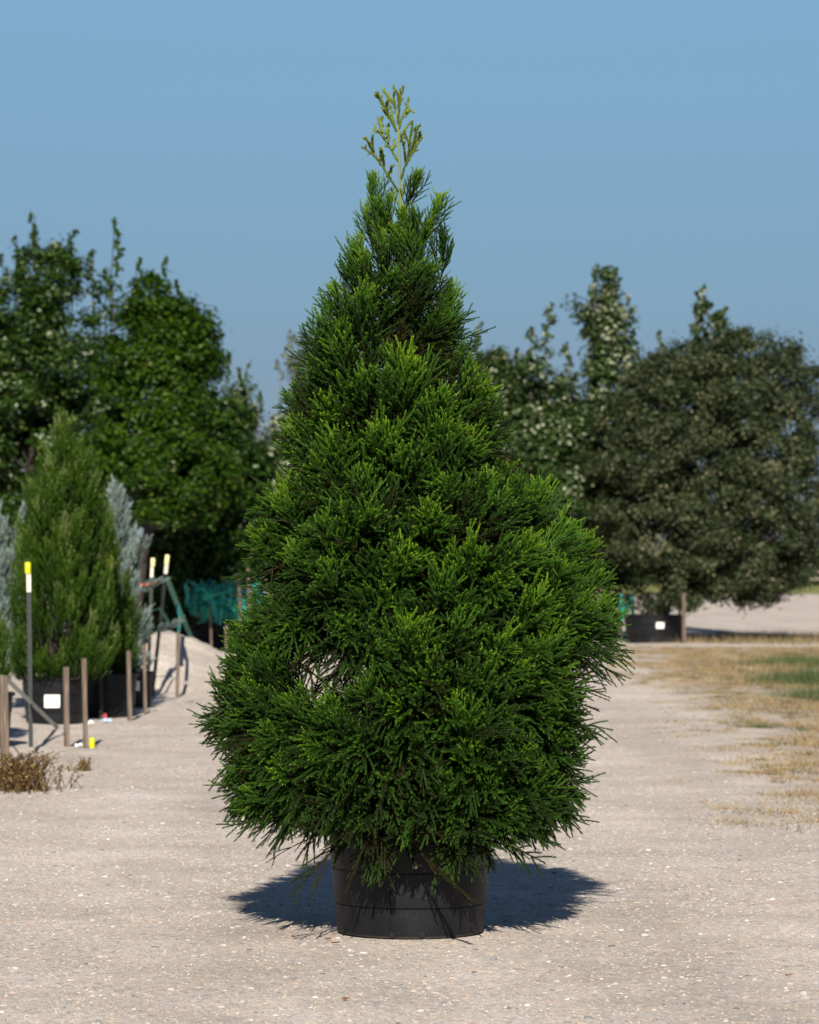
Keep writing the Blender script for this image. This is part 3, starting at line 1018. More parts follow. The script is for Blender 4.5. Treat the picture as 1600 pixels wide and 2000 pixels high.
for px, py, sc in PICK:
    sc *= 1.18 if py > 560 else 1.0
    py += 30 if py < 410 else (16 if py < 470 else 0)
    sc *= 0.86 if py < 470 else 1.0
    dx = (px - TX) / FPX * D0
    az0 = 0.0 if dx > 0 else math.pi
    side = crown_R(py, az0)
    q = min(0.995, abs(dx) / max(side, 0.02))
    dy = -math.sqrt(1 - q * q) * crown_R(py, -math.pi / 2) * 0.97
    az = math.atan2(dy, dx)
    inset = 0.03 + float(np.interp(py, [400, 520, 620, 860, 950, 1150, 1230, 1320, 1500], [0.0, 0.005, 0.035, 0.055, 0.045, 0.03, 0.02, 0.055, 0.045]))
    if dx > 0 and 1260 < py < 1560: inset += 0.03
    dx -= inset * q * math.copysign(1, dx)
    sc *= float(np.clip(0.68 + crown_R(py, az) * 0.8, 0.8, 1.0))
    add_spray(Vector((TB.x + dx, D0 + dy, zrow(py))), az, py, sc)
# hanging fringe over the pot, front and sides
for px, py, sc in [(735, 1705, .85), (880, 1700, .9), (830, 1640, .8), (690, 1640, .8), (560, 1640, .85), (510, 1630, .8), (1000, 1660, .95), (1050, 1670, .9), (1095, 1640, .9), (620, 1650, .8), (950, 1650, .9),
                   (640, 1660, .7), (1115, 1610, .8), (460, 1570, .8), (780, 1660, .7), (530, 1600, .8), (1060, 1610, .8)]:
    dx = (px - TX) / FPX * D0
    side = 0.76
    q = min(0.97, abs(dx) / side)
    dy = -math.sqrt(1 - q * q) * (0.52 if abs(dx) < 0.35 else 0.42)
    add_spray(Vector((TB.x + dx, D0 + dy, zrow(py - (36 if py > 1690 else 62)))), math.atan2(dy, dx), py, sc, 'hang')
npick = len(sprays)
# the rest of the crown all round, and a second layer further in
tries = 0
while len(sprays) < 268 and tries < 30000:
    tries += 1
    inner = len(sprays) > 236
    py = 440 + (1600 - 440) * random.random() ** 0.74
    az = random.uniform(-math.pi, math.pi)
    rr = max(0.03, crown_R(py, az) - float(np.interp(py, [440, 540, 620, 880, 960, 1150, 1200], [0.03, 0.05, 0.085, 0.11, 0.10, 0.085, 0.05]))) * ((random.uniform(0.60, 0.80) if math.sin(az) < 0.25 and abs(math.cos(az)) < 0.93 else random.uniform(0.86, 1.0)) if not inner else random.uniform(0.42, 0.62))
    ap = Vector((TB.x + rr * math.cos(az), D0 + rr * math.sin(az), zrow(py)))
    # keep the see-through gaps of the photograph open
    gx_, gy_ = 800 + ap.x / ap.y * FPX, HOR - (ap.z - CAMH) / ap.y * FPX
    if (abs(gx_ - 640) < 85 and 1215 < gy_ < 1370) or math.hypot(gx_ - 690, gy_ - 700) < 35 or math.hypot(gx_ - 880, gy_ - 715) < 35: continue
    add_spray(ap, az, py, random.uniform(0.85, 1.12) * float(np.clip(0.68 + crown_R(py, az) * 0.8, 0.8, 1.0)), None, (0.20 if not inner else 0.15) if tries < 12000 else 0.12)

trunk_top = Vector((P(782, 430, D0).x - TB.x, 0, zrow(430)))
tpts = [Vector((0, 0, 0.40)), Vector((0.01, 0.01, 0.9)), Vector((-0.008, 0, 1.6)), Vector((0.0, 0, 2.3)), trunk_top]
MB().tube(tpts, [0.042, 0.036, 0.027, 0.017, 0.009], 10).build('trunk', M['bark'], tree)
brng = np.random.default_rng(3)
for k, (apex, az, fam, sc) in enumerate(sprays):
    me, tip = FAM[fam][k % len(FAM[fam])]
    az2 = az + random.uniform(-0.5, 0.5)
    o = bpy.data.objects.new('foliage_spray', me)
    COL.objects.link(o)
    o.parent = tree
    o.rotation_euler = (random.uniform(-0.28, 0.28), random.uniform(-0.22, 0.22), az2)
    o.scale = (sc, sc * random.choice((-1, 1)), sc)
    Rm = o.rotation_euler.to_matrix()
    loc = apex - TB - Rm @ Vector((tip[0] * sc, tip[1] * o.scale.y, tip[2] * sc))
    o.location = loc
    # the branch that carries it
    rad = math.hypot(loc.x, loc.y)
    za = max(0.43, loc.z - rad * (0.55 if fam in ('top', 'high') else 0.30 if fam == 'mid' else 0.0) - 0.02)
    za = min(za, trunk_top.z - 0.05)
    st_ = Vector((0, 0, za))
    mid_ = st_.lerp(loc, 0.55) + Vector((0, 0, -0.10 * rad + random.uniform(-0.02, 0.02)))
    if rad > 0.02 and k % 1 == 0:
        MB().tube([st_, st_.lerp(mid_, 0.6), mid_, mid_.lerp(loc, 0.6), loc + (loc - mid_).normalized() * 0.05], [0.009, 0.0075, 0.006, 0.005, 0.003], 5).build('branch', M['dark_twig' if rad > 0.15 else 'twig'], tree)

# inner foliage that nobody could count: older, duller shoots filling the heart of the crown
irng = np.random.default_rng(21)
icords = []
for i in range(1150):
    py = 500 + 1120 * irng.random() ** 0.7
    az = irng.uniform(-math.pi, math.pi)
    gxp = TX + crown_R(py, az) * 0.6 * math.cos(az) / D0 * FPX
    if math.hypot(gxp - 640, py - 1320) < 105 or math.hypot(gxp - 690, py - 705) < 40 or math.hypot(gxp - 880, py - 720) < 40: continue
    R = crown_R(py, az) * (irng.uniform(0.28, 0.74) if py > 700 else irng.uniform(0.12, 0.45))
    p0 = np.array([R * math.cos(az), R * math.sin(az), zrow(py)])
    el = math.radians(irng.uniform(-25, 50))
    a2 = az + irng.normal(0, 0.6)
    dv = np.array([math.cos(a2) * math.cos(el), math.sin(a2) * math.cos(el), math.sin(el)])
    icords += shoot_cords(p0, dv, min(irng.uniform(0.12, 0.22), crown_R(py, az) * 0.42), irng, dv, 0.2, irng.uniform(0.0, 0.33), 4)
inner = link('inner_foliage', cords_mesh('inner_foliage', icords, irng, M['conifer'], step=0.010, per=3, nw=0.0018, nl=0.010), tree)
inner['kind'] = 'stuff'

# leader: the open yellow-green top shoot
def LP(u, v, dy=0.0):
    p = P(650 + u / 5.0, 150 + v / 5.0, D0)
    return (p.x - TB.x, dy, p.z)


stem = [LP(664, 1420), LP(655, 1050), LP(650, 700), LP(635, 450), LP(615, 300), LP(600, 100)]
MB().tube(stem, [0.006, 0.005, 0.0042, 0.0032, 0.0024, 0.0012], 8).build('leader_stem', M['leader'], tree)
LD = [([(645, 1130), (600, 1060), (480, 870), (400, 770), (290, 700)], -.05), ([(430, 800), (380, 720), (325, 610)], -.05), ([(405, 760), (392, 690), (388, 610)], -.03), ([(460, 840), (470, 770), (465, 720)], -.06),
      ([(500, 900), (500, 830), (490, 770)], -.04), ([(540, 960), (565, 930), (572, 890)], -.05),
      ([(640, 830), (560, 690), (500, 590), (440, 390)], .04), ([(505, 590), (455, 540), (410, 500)], .04), ([(515, 560), (530, 510), (546, 465)], .05), ([(540, 640), (548, 590), (545, 550)], .03), ([(575, 715), (595, 670), (603, 620)], .05), ([(480, 540), (470, 470), (476, 400)], .05),
      ([(628, 540), (540, 380), (490, 270), (440, 160)], -.03), ([(520, 330), (527, 290), (530, 245)], -.03), ([(560, 410), (525, 370), (495, 340)], -.04), ([(490, 260), (465, 225), (432, 200)], -.02),
      ([(612, 300), (560, 220), (500, 140)], .02), ([(606, 490), (582, 390), (570, 300)], .03),
      ([(636, 470), (648, 330), (660, 220), (690, 110)], -.02), ([(650, 300), (640, 220), (635, 170)], -.01), ([(640, 520), (670, 420), (710, 320), (740, 215)], .03), ([(690, 390), (720, 360), (748, 318)], .03), ([(615, 330), (600, 220), (598, 105)], 0),
      ([(668, 1010), (700, 890), (780, 740), (870, 605)], -.04), ([(725, 830), (745, 700), (760, 580), (778, 455)], -.03), ([(745, 790), (790, 650), (832, 500)], -.05), ([(715, 860), (700, 720), (668, 590)], -.05), ([(760, 760), (740, 640), (700, 545)], -.02), ([(770, 740), (800, 620), (805, 510)], -.03), ([(660, 640), (700, 540), (738, 460)], .02), ([(790, 720), (830, 640), (850, 560)], -.05),
      ([(655, 1200), (690, 1130), (700, 1050)], .03), ([(655, 1250), (600, 1180), (575, 1090)], .05)]
lc = []
lrng = np.random.default_rng(14)
for poly, dy in LD:
    n_ = len(poly)
    pp = np.array([LP(u, v, dy * i / (n_ - 1)) for i, (u, v) in enumerate(poly)])
    lc.append((pp, 0.35, 0.8))
    for q_ in np.linspace(0.35, 0.92, 3 if n_ < 4 else 6):      # short side cords
        f_ = q_ * (n_ - 1)
        i_ = min(n_ - 2, int(f_))
        a0 = pp[i_] + (pp[i_ + 1] - pp[i_]) * (f_ - i_)
        dd_ = unit(unit(pp[i_ + 1] - pp[i_]) * 0.85 + lrng.normal(0, 0.4, 3))
        lc.append((np.array([a0, a0 + dd_ * lrng.uniform(0.010, 0.026)]), 0.45, 0.85))
link('leader_foliage', cords_mesh('leader_foliage', lc, np.random.default_rng(4), M['leader_leaf'], nl=0.0140, nw=0.0023, step=0.0038, per=5, core=0.0026), tree)
# a dead rusty twig low in the crown
MB().tube([P(785, 1590, D0 - 0.60) - TB, P(790, 1610, D0 - 0.62) - TB, P(786, 1632, D0 - 0.61) - TB], [0.006, 0.008, 0.003], 6).build('dead_twig', M['rust_leaf'], tree)


# ------------------------------------------------------------------ containers
def pot(name, label, loc, rb, rt, h, steps=(), n=64, rim=True, seed=1, holes=(), tagpos=None, soil=True, group=None, wob=0.003, rz=0.0):
    root = empty(name, loc, rz)
    tag(root, label, 'plant pot', group)
    rr = random.Random(seed)
    ph = [rr.uniform(0, 6.28) for _ in range(4)]

    def wobble(w, z):
        return (wob * math.sin(2 * w + ph[0]) + wob * 0.6 * math.sin(3 * w + ph[1]) + wob * 0.25 * math.sin(17 * w + ph[2]) * (1 if z < 0.02 else 0.2), 0.5 * wob * math.sin(2 * w + ph[3]) if z < 0.6 * h else 0)
    prof = [(rb * 0.6, 0.006), (rb - 0.012, 0.004), (rb - 0.003, 0.008), (rb, 0.02)]
    r0, z0 = rb, 0.02
    zs = list(steps) + [h]
    k = len(zs)
    for i, z in enumerate(zs):
        r1 = rb + (rt - rb) * (z / h) - 0.004
        prof.append((r1 - 0.001, z - 0.004))
        if i < k - 1:
            prof += [(r1 - 0.0035, z - 0.002), (r1 - 0.0035, z + 0.0005), (r1 + 0.005, z + 0.003), (r1 + 0.0065, z + 0.008)]
    if rim:
        prof += [(rt, h - 0.03), (rt + 0.012, h - 0.028), (rt + 0.015, h - 0.02), (rt + 0.014, h), (rt - 0.004, h + 0.001), (rt - 0.008, h - 0.02), (rt - 0.014, h * 0.75)]
    MB().lathe(prof, n, wob=wobble).build('body', M['pot'], root, angle=28)
    if soil:
        mb = MB().lathe([(rt - 0.016, h * 0.82), (rt * 0.6, h * 0.85), (0.05, h * 0.88), (0.0, h * 0.885)], 32)
        mb.build('soil', M['soil'], root)
    for (a, z, r) in holes:
        rad = rb + (rt - rb) * z / h
        c = Vector((rad * math.cos(a), rad * math.sin(a), z))
        nn = Vector((math.cos(a), math.sin(a), 0))
        MB().tube([c - nn * 0.006, c + nn * 0.0035], r * 1.2, 14).build('drain_ring', M['pot'], root)
        MB().tube([c - nn * 0.004, c + nn * 0.0042], r * 0.8, 12).build('drain_hole', M['hole'], root)
    if tagpos:
        a, z, w, hh = tagpos
        rad = rb + (rt - rb) * z / h + 0.004
        mb = MB()
        m = 7
        for side, off in ((0, 0.003), (1, 0.0)):
            pass
        vs = []
        for i in range(m):
            aa = a + (i / (m - 1) - 0.5) * w / rad
            for zz in (z - hh / 2, z + hh / 2):
                for off in (0.0, 0.002):
                    vs.append(Vector(((rad + off + wob) * math.cos(aa), (rad + off + wob) * math.sin(aa), zz)))
        mb.v = vs
        for i in range(m - 1):
            b0, b1 = 4 * i, 4 * i + 4
            mb.f += [(b0 + 1, b1 + 1, b1 + 3, b0 + 3), (b0, b0 + 2, b1 + 2, b1), (b0 + 2, b0 + 3, b1 + 3, b1 + 2), (b0, b1, b1 + 1, b0 + 1)]
        mb.f += [(0, 1, 3, 2), (4 * m - 4, 4 * m - 2, 4 * m - 1, 4 * m - 3)]
        lab = mb.build('plant_tag', M['white'], root)
        for j, (u0, u1, v0) in enumerate(((-0.30, 0.30, 0.22), (-0.18, 0.2, -0.02), (-0.1, 0.14, -0.24))):
            q = MB()
            aa0, aa1 = a + u0 * w / rad, a + u1 * w / rad
            q.v = [Vector(((rad + 0.0035 + wob) * math.cos(x), (rad + 0.0035 + wob) * math.sin(x), z + hh * (v0 + dz))) for x, dz in ((aa0, 0), (aa1, 0), (aa1, 0.05), (aa0, 0.05))]
            q.f = [(0, 1, 2, 3)]
            q.build('print', M['print'], lab)
    return root


main_pot = pot('plant_pot', 'large scuffed black plastic pot with two rings holding the central conifer', (TB.x + 0.032, D0, 0.0), 0.301, 0.339, 0.455, (0.128, 0.273), n=96, seed=4,
               holes=((-math.pi / 2 - 0.24, 0.022, 0.011), (-math.pi / 2 + 0.155, 0.024, 0.011), (-math.pi / 2 - 1.12, 0.022, 0.010), (-math.pi / 2 + 1.05, 0.024, 0.010), (math.pi / 2, 0.022, 0.011)), wob=0.004)
# moulding seam and a screw
a_ = -math.pi / 2 - 0.27
MB().tube([(0.3045 * math.cos(a_), 0.3045 * math.sin(a_), 0.03), (0.311 * math.cos(a_), 0.311 * math.sin(a_), 0.118)], 0.003, 6).build('seam', M['pot'], main_pot)
MB().tube([(0.316 * math.cos(a_), 0.316 * math.sin(a_), 0.14), (0.322 * math.cos(a_), 0.322 * math.sin(a_), 0.235)], 0.003, 6).build('seam', M['pot'], main_pot)
a_ = -math.pi / 2 + 0.075
c_ = Vector((0.326 * math.cos(a_), 0.326 * math.sin(a_), 0.298))
MB().tube([c_, c_ + Vector((0, -0.007, 0))], 0.006, 10).build('screw', M['sleeve'], main_pot)


def gp(px, py, dz=0.0):
    """point on the ground seen at a photo pixel"""
    d = GD(py)
    p = P(px, py, d)
    return Vector((p.x, d, float(ground_z(p.x, d)) + dz))


# row on the left
pot('plant_pot', 'black nursery pot with a square white tag under the green cypress', gp(100, 1411, 0.0) + Vector((0, 0.3, -0.01)), 0.27, 0.32, 0.47, (0.13, 0.3), n=40, seed=7, tagpos=(-math.pi / 2 + 0.03, 0.24, 0.15, 0.125))
pot('plant_pot', 'black nursery pot in shade between the two tagged pots', gp(205, 1403, 0.0) + Vector((0, 0.3, -0.01)), 0.26, 0.30, 0.45, (0.13, 0.3), n=40, seed=8)
pot('plant_pot', 'smaller black nursery pot with a white tag behind two wooden stakes', gp(256, 1385, 0.0) + Vector((0, 0.3, -0.01)), 0.19, 0.22, 0.40, (0.12, 0.27), n=40, seed=9, tagpos=(-math.pi / 2, 0.25, 0.17, 0.10))
far_pots = [(362, 1262, 'black tree container at the foot of the gravel heap, nearest the teal strap'), (425, 1268, 'black tree container in the dark row right of the gravel heap'), (490, 1262, 'black tree container in the dark row, partly behind the potted conifer'),
            (300, 1262, 'black tree container in the dark row behind the leaning posts')]
for i, (px, py, lab) in enumerate(far_pots):
    pot('plant_pot', lab, gp(px, py) + Vector((0, 0, -0.02)), 0.42, 0.50, 0.70, (0.2, 0.45), n=36, seed=20 + i, group='tree containers in the far left row')
pot('plant_pot', 'wide black tree container with a small white tag under the olive-grey oak', gp(1280, 1255) + Vector((0, 0.5, -0.02)), 0.54, 0.60, 0.58, (0.17, 0.37), n=48, seed=31, tagpos=(-math.pi / 2 + 0.16, 0.37, 0.16, 0.12))
pot('plant_pot', 'black tree container just right of the conifer foliage', gp(1172, 1252) + Vector((0, 0.6, -0.02)), 0.46, 0.52, 0.58, (0.17, 0.37), n=48, seed=32)
pot('plant_pot', 'black tree container hidden low behind the right side of the conifer', gp(1060, 1250) + Vector((0, 0.6, -0.02)), 0.46, 0.52, 0.58, (0.17, 0.37), n=48, seed=33)

# ------------------------------------------------------------------ trees and shrubs behind
leaf_tree('maple_tree', 'dark green leafy tree filling the left edge with thin upright top shoots', 64, 60, 0.5,
          [(490, 50, 150), (530, 10, 195), (570, -40, 215), (640, -80, 225), (720, -110, 235), (800, -120, 240), (880, -120, 240), (960, -110, 230), (1040, -100, 220), (1110, -60, 200)],
          M['maple'], 101, nclus=560, per=96, size=0.085, crad=0.27, spires=((66, 412, 570, 11), (72, 470, 580, 17), (27, 455, 570, 8), (138, 448, 570, 15), (180, 485, 610, 15), (5, 495, 590, 11), (100, 470, 570, 15), (205, 520, 610, 13), (40, 520, 590, 16)), group='trees in the left row', tint_mu=1.0, bark='dark_bark')
leaf_tree('maple_tree', 'brighter green rounded tree left of the conifer with two tall top spires', 60, 262, 0.5,
          [(540, 225, 335), (575, 205, 350), (605, 195, 395), (650, 185, 425), (720, 175, 430), (800, 175, 430), (870, 180, 440), (930, 195, 480), (975, 215, 465), (1010, 240, 420)],
          M['maple_bright'], 102, nclus=600, per=92, size=0.082, crad=0.26, spires=((228, 430, 590, 11), (268, 505, 610, 11), (322, 495, 610, 10), (303, 535, 610, 9), (345, 545, 620, 9), (375, 600, 670, 16), (410, 620, 690, 12)), group='trees in the left row', tint_mu=0.4, bark='dark_bark')
leaf_tree('young_tree', 'loose pale green tree between the bright tree and the conifer', 67, 455, 0.5,
          [(700, 440, 465), (740, 430, 480), (790, 415, 505), (850, 400, 520), (930, 400, 525), (1010, 400, 530), (1080, 420, 525)],
          M['maple'], 103, nclus=130, per=60, size=0.09, crad=0.26, spires=((448, 690, 790, 9), (482, 703, 800, 6), (505, 765, 850, 6), (465, 720, 800, 9)), stray=0.2, group='trees in the left row', tint_mu=2.0)
leaf_tree('silver_leaved_tree', 'slender tree with pale silvery leaves hard against the conifer', 66, 545, 0.5,
          [(780, 540, 570), (830, 515, 600), (900, 500, 610), (980, 497, 610), (1040, 515, 600)],
          M['maple_silver'], 104, nclus=70, per=55, size=0.13, crad=0.28, group='trees in the left row', tint_mu=7.0)
leaf_tree('shade_tree', 'dense dark tree behind the left row above the teal netting', 65.2, 400, 0.3,
          [(800, 300, 480), (880, 270, 520), (960, 260, 540), (1040, 255, 545), (1120, 255, 545), (1200, 265, 540)],
          M['maple'], 105, nclus=330, per=80, size=0.12, crad=0.40, depth=0.45, group='dark trees behind the rows', tint_mu=0.2, bough=False)
leaf_tree('shade_tree', 'dense dark tree directly behind the conifer', 78, 740, 0.3,
          [(820, 640, 800), (880, 560, 900), (980, 540, 930), (1080, 540, 930), (1140, 550, 920), (1200, 560, 900)],
          M['maple'], 106, nclus=240, per=70, size=0.13, crad=0.42, depth=0.6, group='dark trees behind the rows', tint_mu=0.3, bough=False)
leaf_tree('shade_tree', 'dense dark tree behind the left edge above the cypress', 69, 60, 0.3,
          [(620, -30, 150), (700, -90, 220), (820, -120, 260), (950, -120, 270), (1100, -120, 270), (1190, -100, 260)],
          M['maple'], 116, nclus=280, per=70, size=0.13, crad=0.42, depth=0.45, group='dark trees behind the rows', tint_mu=0.3, bough=False)
# open-branched conifer seen past the left shoulder
leaf_tree('open_conifer', 'sparse grey-green tree with open branches at the conifer\'s left shoulder', 82, 585, 0.3,
          [(640, 574, 590), (680, 556, 605), (720, 540, 620), (770, 535, 630), (850, 540, 640), (950, 535, 650)],
          M['sparse'], 107, nclus=110, per=40, size=0.08, crad=0.20, spires=((562, 640, 700, 6), (574, 655, 760, 10), (545, 700, 740, 8)), stray=0.3, nlimb=40, group=None)
# right side
leaf_tree('silver_backed_tree', 'leafy tree with pale leaf backs just right of the conifer', 72, 1010, 0.45,
          [(660, 925, 950), (700, 935, 1080), (740, 930, 1110), (800, 920, 1140), (880, 920, 1150), (960, 930, 1160), (1040, 960, 1170), (1110, 980, 1170)],
          M['maple_silver'], 108, nclus=430, per=78, size=0.095, crad=0.28, spires=((935, 628, 730, 12), (1070, 590, 730, 17), (1035, 640, 740, 15), (1005, 680, 760, 16), (970, 680, 760, 14), (1110, 670, 760, 14)), group='silver-leaved trees on the right', tint_mu=1.9)
leaf_tree('silver_backed_tree', 'tall narrow tree with pale leaf backs rising highest on the right', 73, 1165, 0.45,
          [(535, 1150, 1200), (560, 1112, 1222), (595, 1115, 1232), (640, 1135, 1228), (700, 1140, 1235), (760, 1120, 1270), (840, 1100, 1290), (960, 1090, 1290), (1060, 1100, 1280)],
          M['maple_silver'], 109, nclus=340, per=72, size=0.095, crad=0.25, spires=((1158, 518, 640, 13), (1197, 525, 640, 13), (1225, 575, 640, 10), (1245, 640, 740, 11), (1287, 645, 740, 12), (1180, 560, 760, 26)), group='silver-leaved trees on the right', tint_mu=1.9)
leaf_tree('silver_backed_tree', 'tree with pale leaf backs whose tip stands behind the oak', 77, 1300, 0.45,
          [(575, 1365, 1390), (610, 1355, 1410), (650, 1345, 1425), (720, 1330, 1440), (820, 1310, 1460), (960, 1300, 1470)],
          M['maple_silver'], 110, nclus=110, per=55, size=0.11, crad=0.26, spires=((1375, 553, 690, 15), (1410, 600, 690, 11), (1358, 590, 690, 10)), group='silver-leaved trees on the right', tint_mu=1.9)
leaf_tree('oak_tree', 'broad olive-grey evergreen oak with fine leaves at the right edge', 71.3, 1288, 0.45,
          [(652, 1375, 1480), (672, 1320, 1560), (705, 1250, 1600), (750, 1200, 1630), (800, 1160, 1650), (880, 1128, 1670), (960, 1122, 1680), (1040, 1150, 1670), (1090, 1185, 1640), (1130, 1205, 1590), (1158, 1225, 1545), (1172, 1235, 1480), (1186, 1245, 1320)],
          M['oak'], 111, nclus=800, per=190, size=0.068, crad=0.30, depth=0.85, trunk_r=0.11, stray=0.16, cat='oak tree', up=0.35, nlimb=26, outer=0.42, bark='dark_bark', bough=False)
leaf_tree('shade_tree', 'dense dark tree behind the silver-leaved trees right of the conifer', 76, 1060, 0.3,
          [(760, 960, 1160), (850, 900, 1220), (980, 880, 1240), (1080, 880, 1250), (1140, 890, 1245), (1205, 920, 1225)],
          M['maple'], 112, nclus=240, per=70, size=0.13, crad=0.42, depth=0.45, group='dark trees behind the rows', tint_mu=0.3, bough=False)

plume_conifer('green_cypress', 'bright green feathery upright cypress in a pot at the left', 35.0, 100, [(825, 118, 128), (870, 95, 160), (920, 68, 195), (980, 45, 212), (1060, 30, 222), (1140, 22, 230), (1220, 18, 230), (1300, 22, 215), (1365, 40, 190)],
              M['cypress'], 201, nbough=240, per=46, fat=0.10, base_z=0.38, cat='cypress')
plume_conifer('green_cypress', 'shorter green cypress tucked to the right of the bright feathery one', 36.6, 205, [(1000, 185, 200), (1060, 165, 228), (1120, 150, 255), (1180, 145, 270), (1230, 145, 268), (1290, 155, 252), (1350, 165, 240)],
              M['cypress'], 202, nbough=130, per=46, fat=0.10, base_z=0.36, cat='cypress')
plume_conifer('silver_cypress', 'silvery blue-grey conifer right of the green cypresses', 38.6, 256, [(942, 220, 226), (985, 212, 248), (1040, 205, 268), (1100, 200, 285), (1160, 200, 292), (1220, 205, 298), (1280, 215, 296), (1325, 230, 290)],
              M['silver'], 203, nbough=80, per=36, slen=0.12, leaf=0.04, rise=0.7, base_z=0.3, cat='cypress', extra=((268, 1085, 22, -28, .2), (290, 1240, 58, -22, .2), (275, 1150, 42, -14, .2)))
plume_conifer('silver_cypress', 'silvery blue-grey conifer cut by the left edge behind the cypress', 38.2, -5, [(985, -10, 8), (1020, -45, 30), (1080, -60, 45), (1160, -70, 55), (1240, -70, 55), (1320, -60, 45)],
              M['silver'], 204, nbough=80, per=36, slen=0.12, leaf=0.04, rise=0.7, base_z=0.3, cat='cypress', extra=((30, 1060, 16, -70, .2), (40, 1110, 14, -40, .2)))

plume_conifer('green_shrub', 'green feathery shrub cut off by the left edge beside the thick stake', 31.2, -62, [(1130, -70, -50), (1190, -110, -5), (1260, -130, 14), (1320, -130, 16), (1370, -115, 5)],
              M['cypress'], 205, nbough=90, per=46, base_z=0.36, cat='shrub', fat=0.10)
pot('plant_pot', 'black nursery pot cut off by the left edge behind the thick stake', gp(-62, 1462, 0.0) + Vector((0, 0.3, -0.01)), 0.30, 0.345, 0.47, (0.13, 0.3), n=40, seed=11)

# far hedge and rail fence
hr = np.random.default_rng(77)
nH = 30000
hx, hd = hr.uniform(-60, 95, nH), hr.uniform(283, 300, nH)
hz = hr.random(nH) ** 0.8 * (3.6 + 2.6 * vnoise(hx * 0.16, hx * 0, 5) + 1.3 * vnoise(hx * 0.6, hx * 0, 6))
hv, hf, ht = leaf_quads(np.stack([hx, hd, hz], -1), hr.normal(0, 1, (nH, 3)) + np.array([0, -0.6, 0.5]), 0.55, hr)
hedge = link('far_hedge', np_mesh('far_hedge', hv, hf, M['hedge'], {'tint': ht}))
tag(hedge, 'far dark hedge of trees beyond the rail fence', 'hedge', kind='stuff')
fence = empty('rail_fence', (30, 268, 0))
tag(fence, 'distant grey-brown rail fence at the right edge', 'fence')
for k in range(12):
    x = -8 + k * 3.4
    MB().prism([(x - 0.10, -0.1), (x + 0.10, -0.1), (x + 0.10, 0.1), (x - 0.10, 0.1)], -0.1, 1.75).build('post', M['rail'], fence, smooth=False)
for z in (0.45, 0.95, 1.45):
    MB().prism([(-8, -0.18), (29.4, -0.18), (29.4, -0.104), (-8, -0.104)], z, z + 0.17).build('rail', M['rail'], fence, smooth=False)

# ------------------------------------------------------------------ grass verge and weeds
gr = np.random.default_rng(9)


def edge_x(y):
    return 1.62 + 0.036 * y


def blades(x, y, h, w, lean, tint, rng, curl=0.35):
    n = len(x)
    z = ground_z(x, y) - 0.005
    a = rng.uniform(0, 6.28, n)
    l = lean * rng.random(n)
    dx, dy = np.cos(a) * l * h, np.sin(a) * l * h
    b = rng.uniform(0, 6.28, n)
    sx, sy = np.cos(b) * w / 2, np.sin(b) * w / 2
    v = np.stack([np.stack([x - sx, y - sy, z], -1), np.stack([x + sx, y + sy, z], -1), np.stack([x + dx, y + dy, z + h * (1 - curl * np.minimum(l, 2.0))], -1)], 1)
    return v.reshape(-1, 3), 3 * np.arange(n)[:, None] + np.array([[0, 1, 2]]), np.repeat(tint, 3)


def verge(n, y0, y1, xw, dens, rng):
    y = rng.uniform(y0, y1, n)
    x = edge_x(y) + rng.uniform(-0.7, xw, n)
    m = 1.0 * vnoise(x * 1.2, y * 0.55, 31) + 0.9 * vnoise(x * 3.1, y * 1.7, 32) + 0.5 * vnoise(x * 8, y * 5, 34) + np.clip((x - edge_x(y)) * 0.55, -0.6, 0.5)
    k = m > dens
    return x[k], y[k], m[k]


tx, ty, tm = verge(7600, 20, 66, 4.8, 0.0, gr)             # tuft centres
nb_ = gr.integers(10, 60, len(tx))
ti = np.repeat(np.arange(len(tx)), nb_)
sp_ = gr.uniform(0.03, 0.13, len(tx))[ti]
x = tx[ti] + gr.normal(0, 1, len(ti)) * sp_
y = ty[ti] + gr.normal(0, 1, len(ti)) * sp_ * 1.3
th_ = gr.uniform(0.02, 0.085, len(tx)) * (0.5 + np.clip(tm, 0, 1.2))
h = th_[ti] * gr.uniform(0.4, 1.15, len(ti))
tt = np.clip(gr.normal(0.5, 0.22, len(tx))[ti] + gr.normal(0, 0.14, len(ti)), 0, 1)
p1 = blades(x, y, h, 0.008, 2.2, tt, gr, 0.2)
# scattered tufts at the road edge: (photo column, row, blades, spread, height)
tufts = []
for px, py, n_, sp, hh in [(1410, 1466, 240, .16, .07), (1430, 1464, 160, .18, .05), (1490, 1512, 220, .10, .10), (1505, 1518, 200, .16, .06), (1560, 1553, 260, .14, .10), (1580, 1560, 260, .18, .08), (1535, 1560, 160, .18, .05), (1570, 1575, 220, .2, .05),
                           (1285, 1300, 120, .14, .10), (1320, 1305, 120, .25, .12), (1480, 1245, 260, .5, .30), (1560, 1245, 320, .7, .33), (1400, 1240, 200, .7, .22), (1440, 1250, 300, .9, .25), (1520, 1250, 300, .9, .28), (1600, 1252, 300, .8, .3), (1370, 1255, 200, .5, .2), (1590, 1500, 300, .16, .12), (1575, 1480, 300, .2, .12), (1360, 1345, 260, .35, .10), (1400, 1355, 260, .3, .10)]:
    c = gp(px, py)
    q = gr.normal(0, 1, (n_, 2)) * np.array([sp, sp * 1.6])
    tufts.append(blades(c.x + q[:, 0], c.y + q[:, 1], gr.uniform(0.4, 1.2, n_) * hh * 0.8, 0.006, 1.9, np.clip(gr.normal(0.5, 0.2, n_), 0, 1), gr))
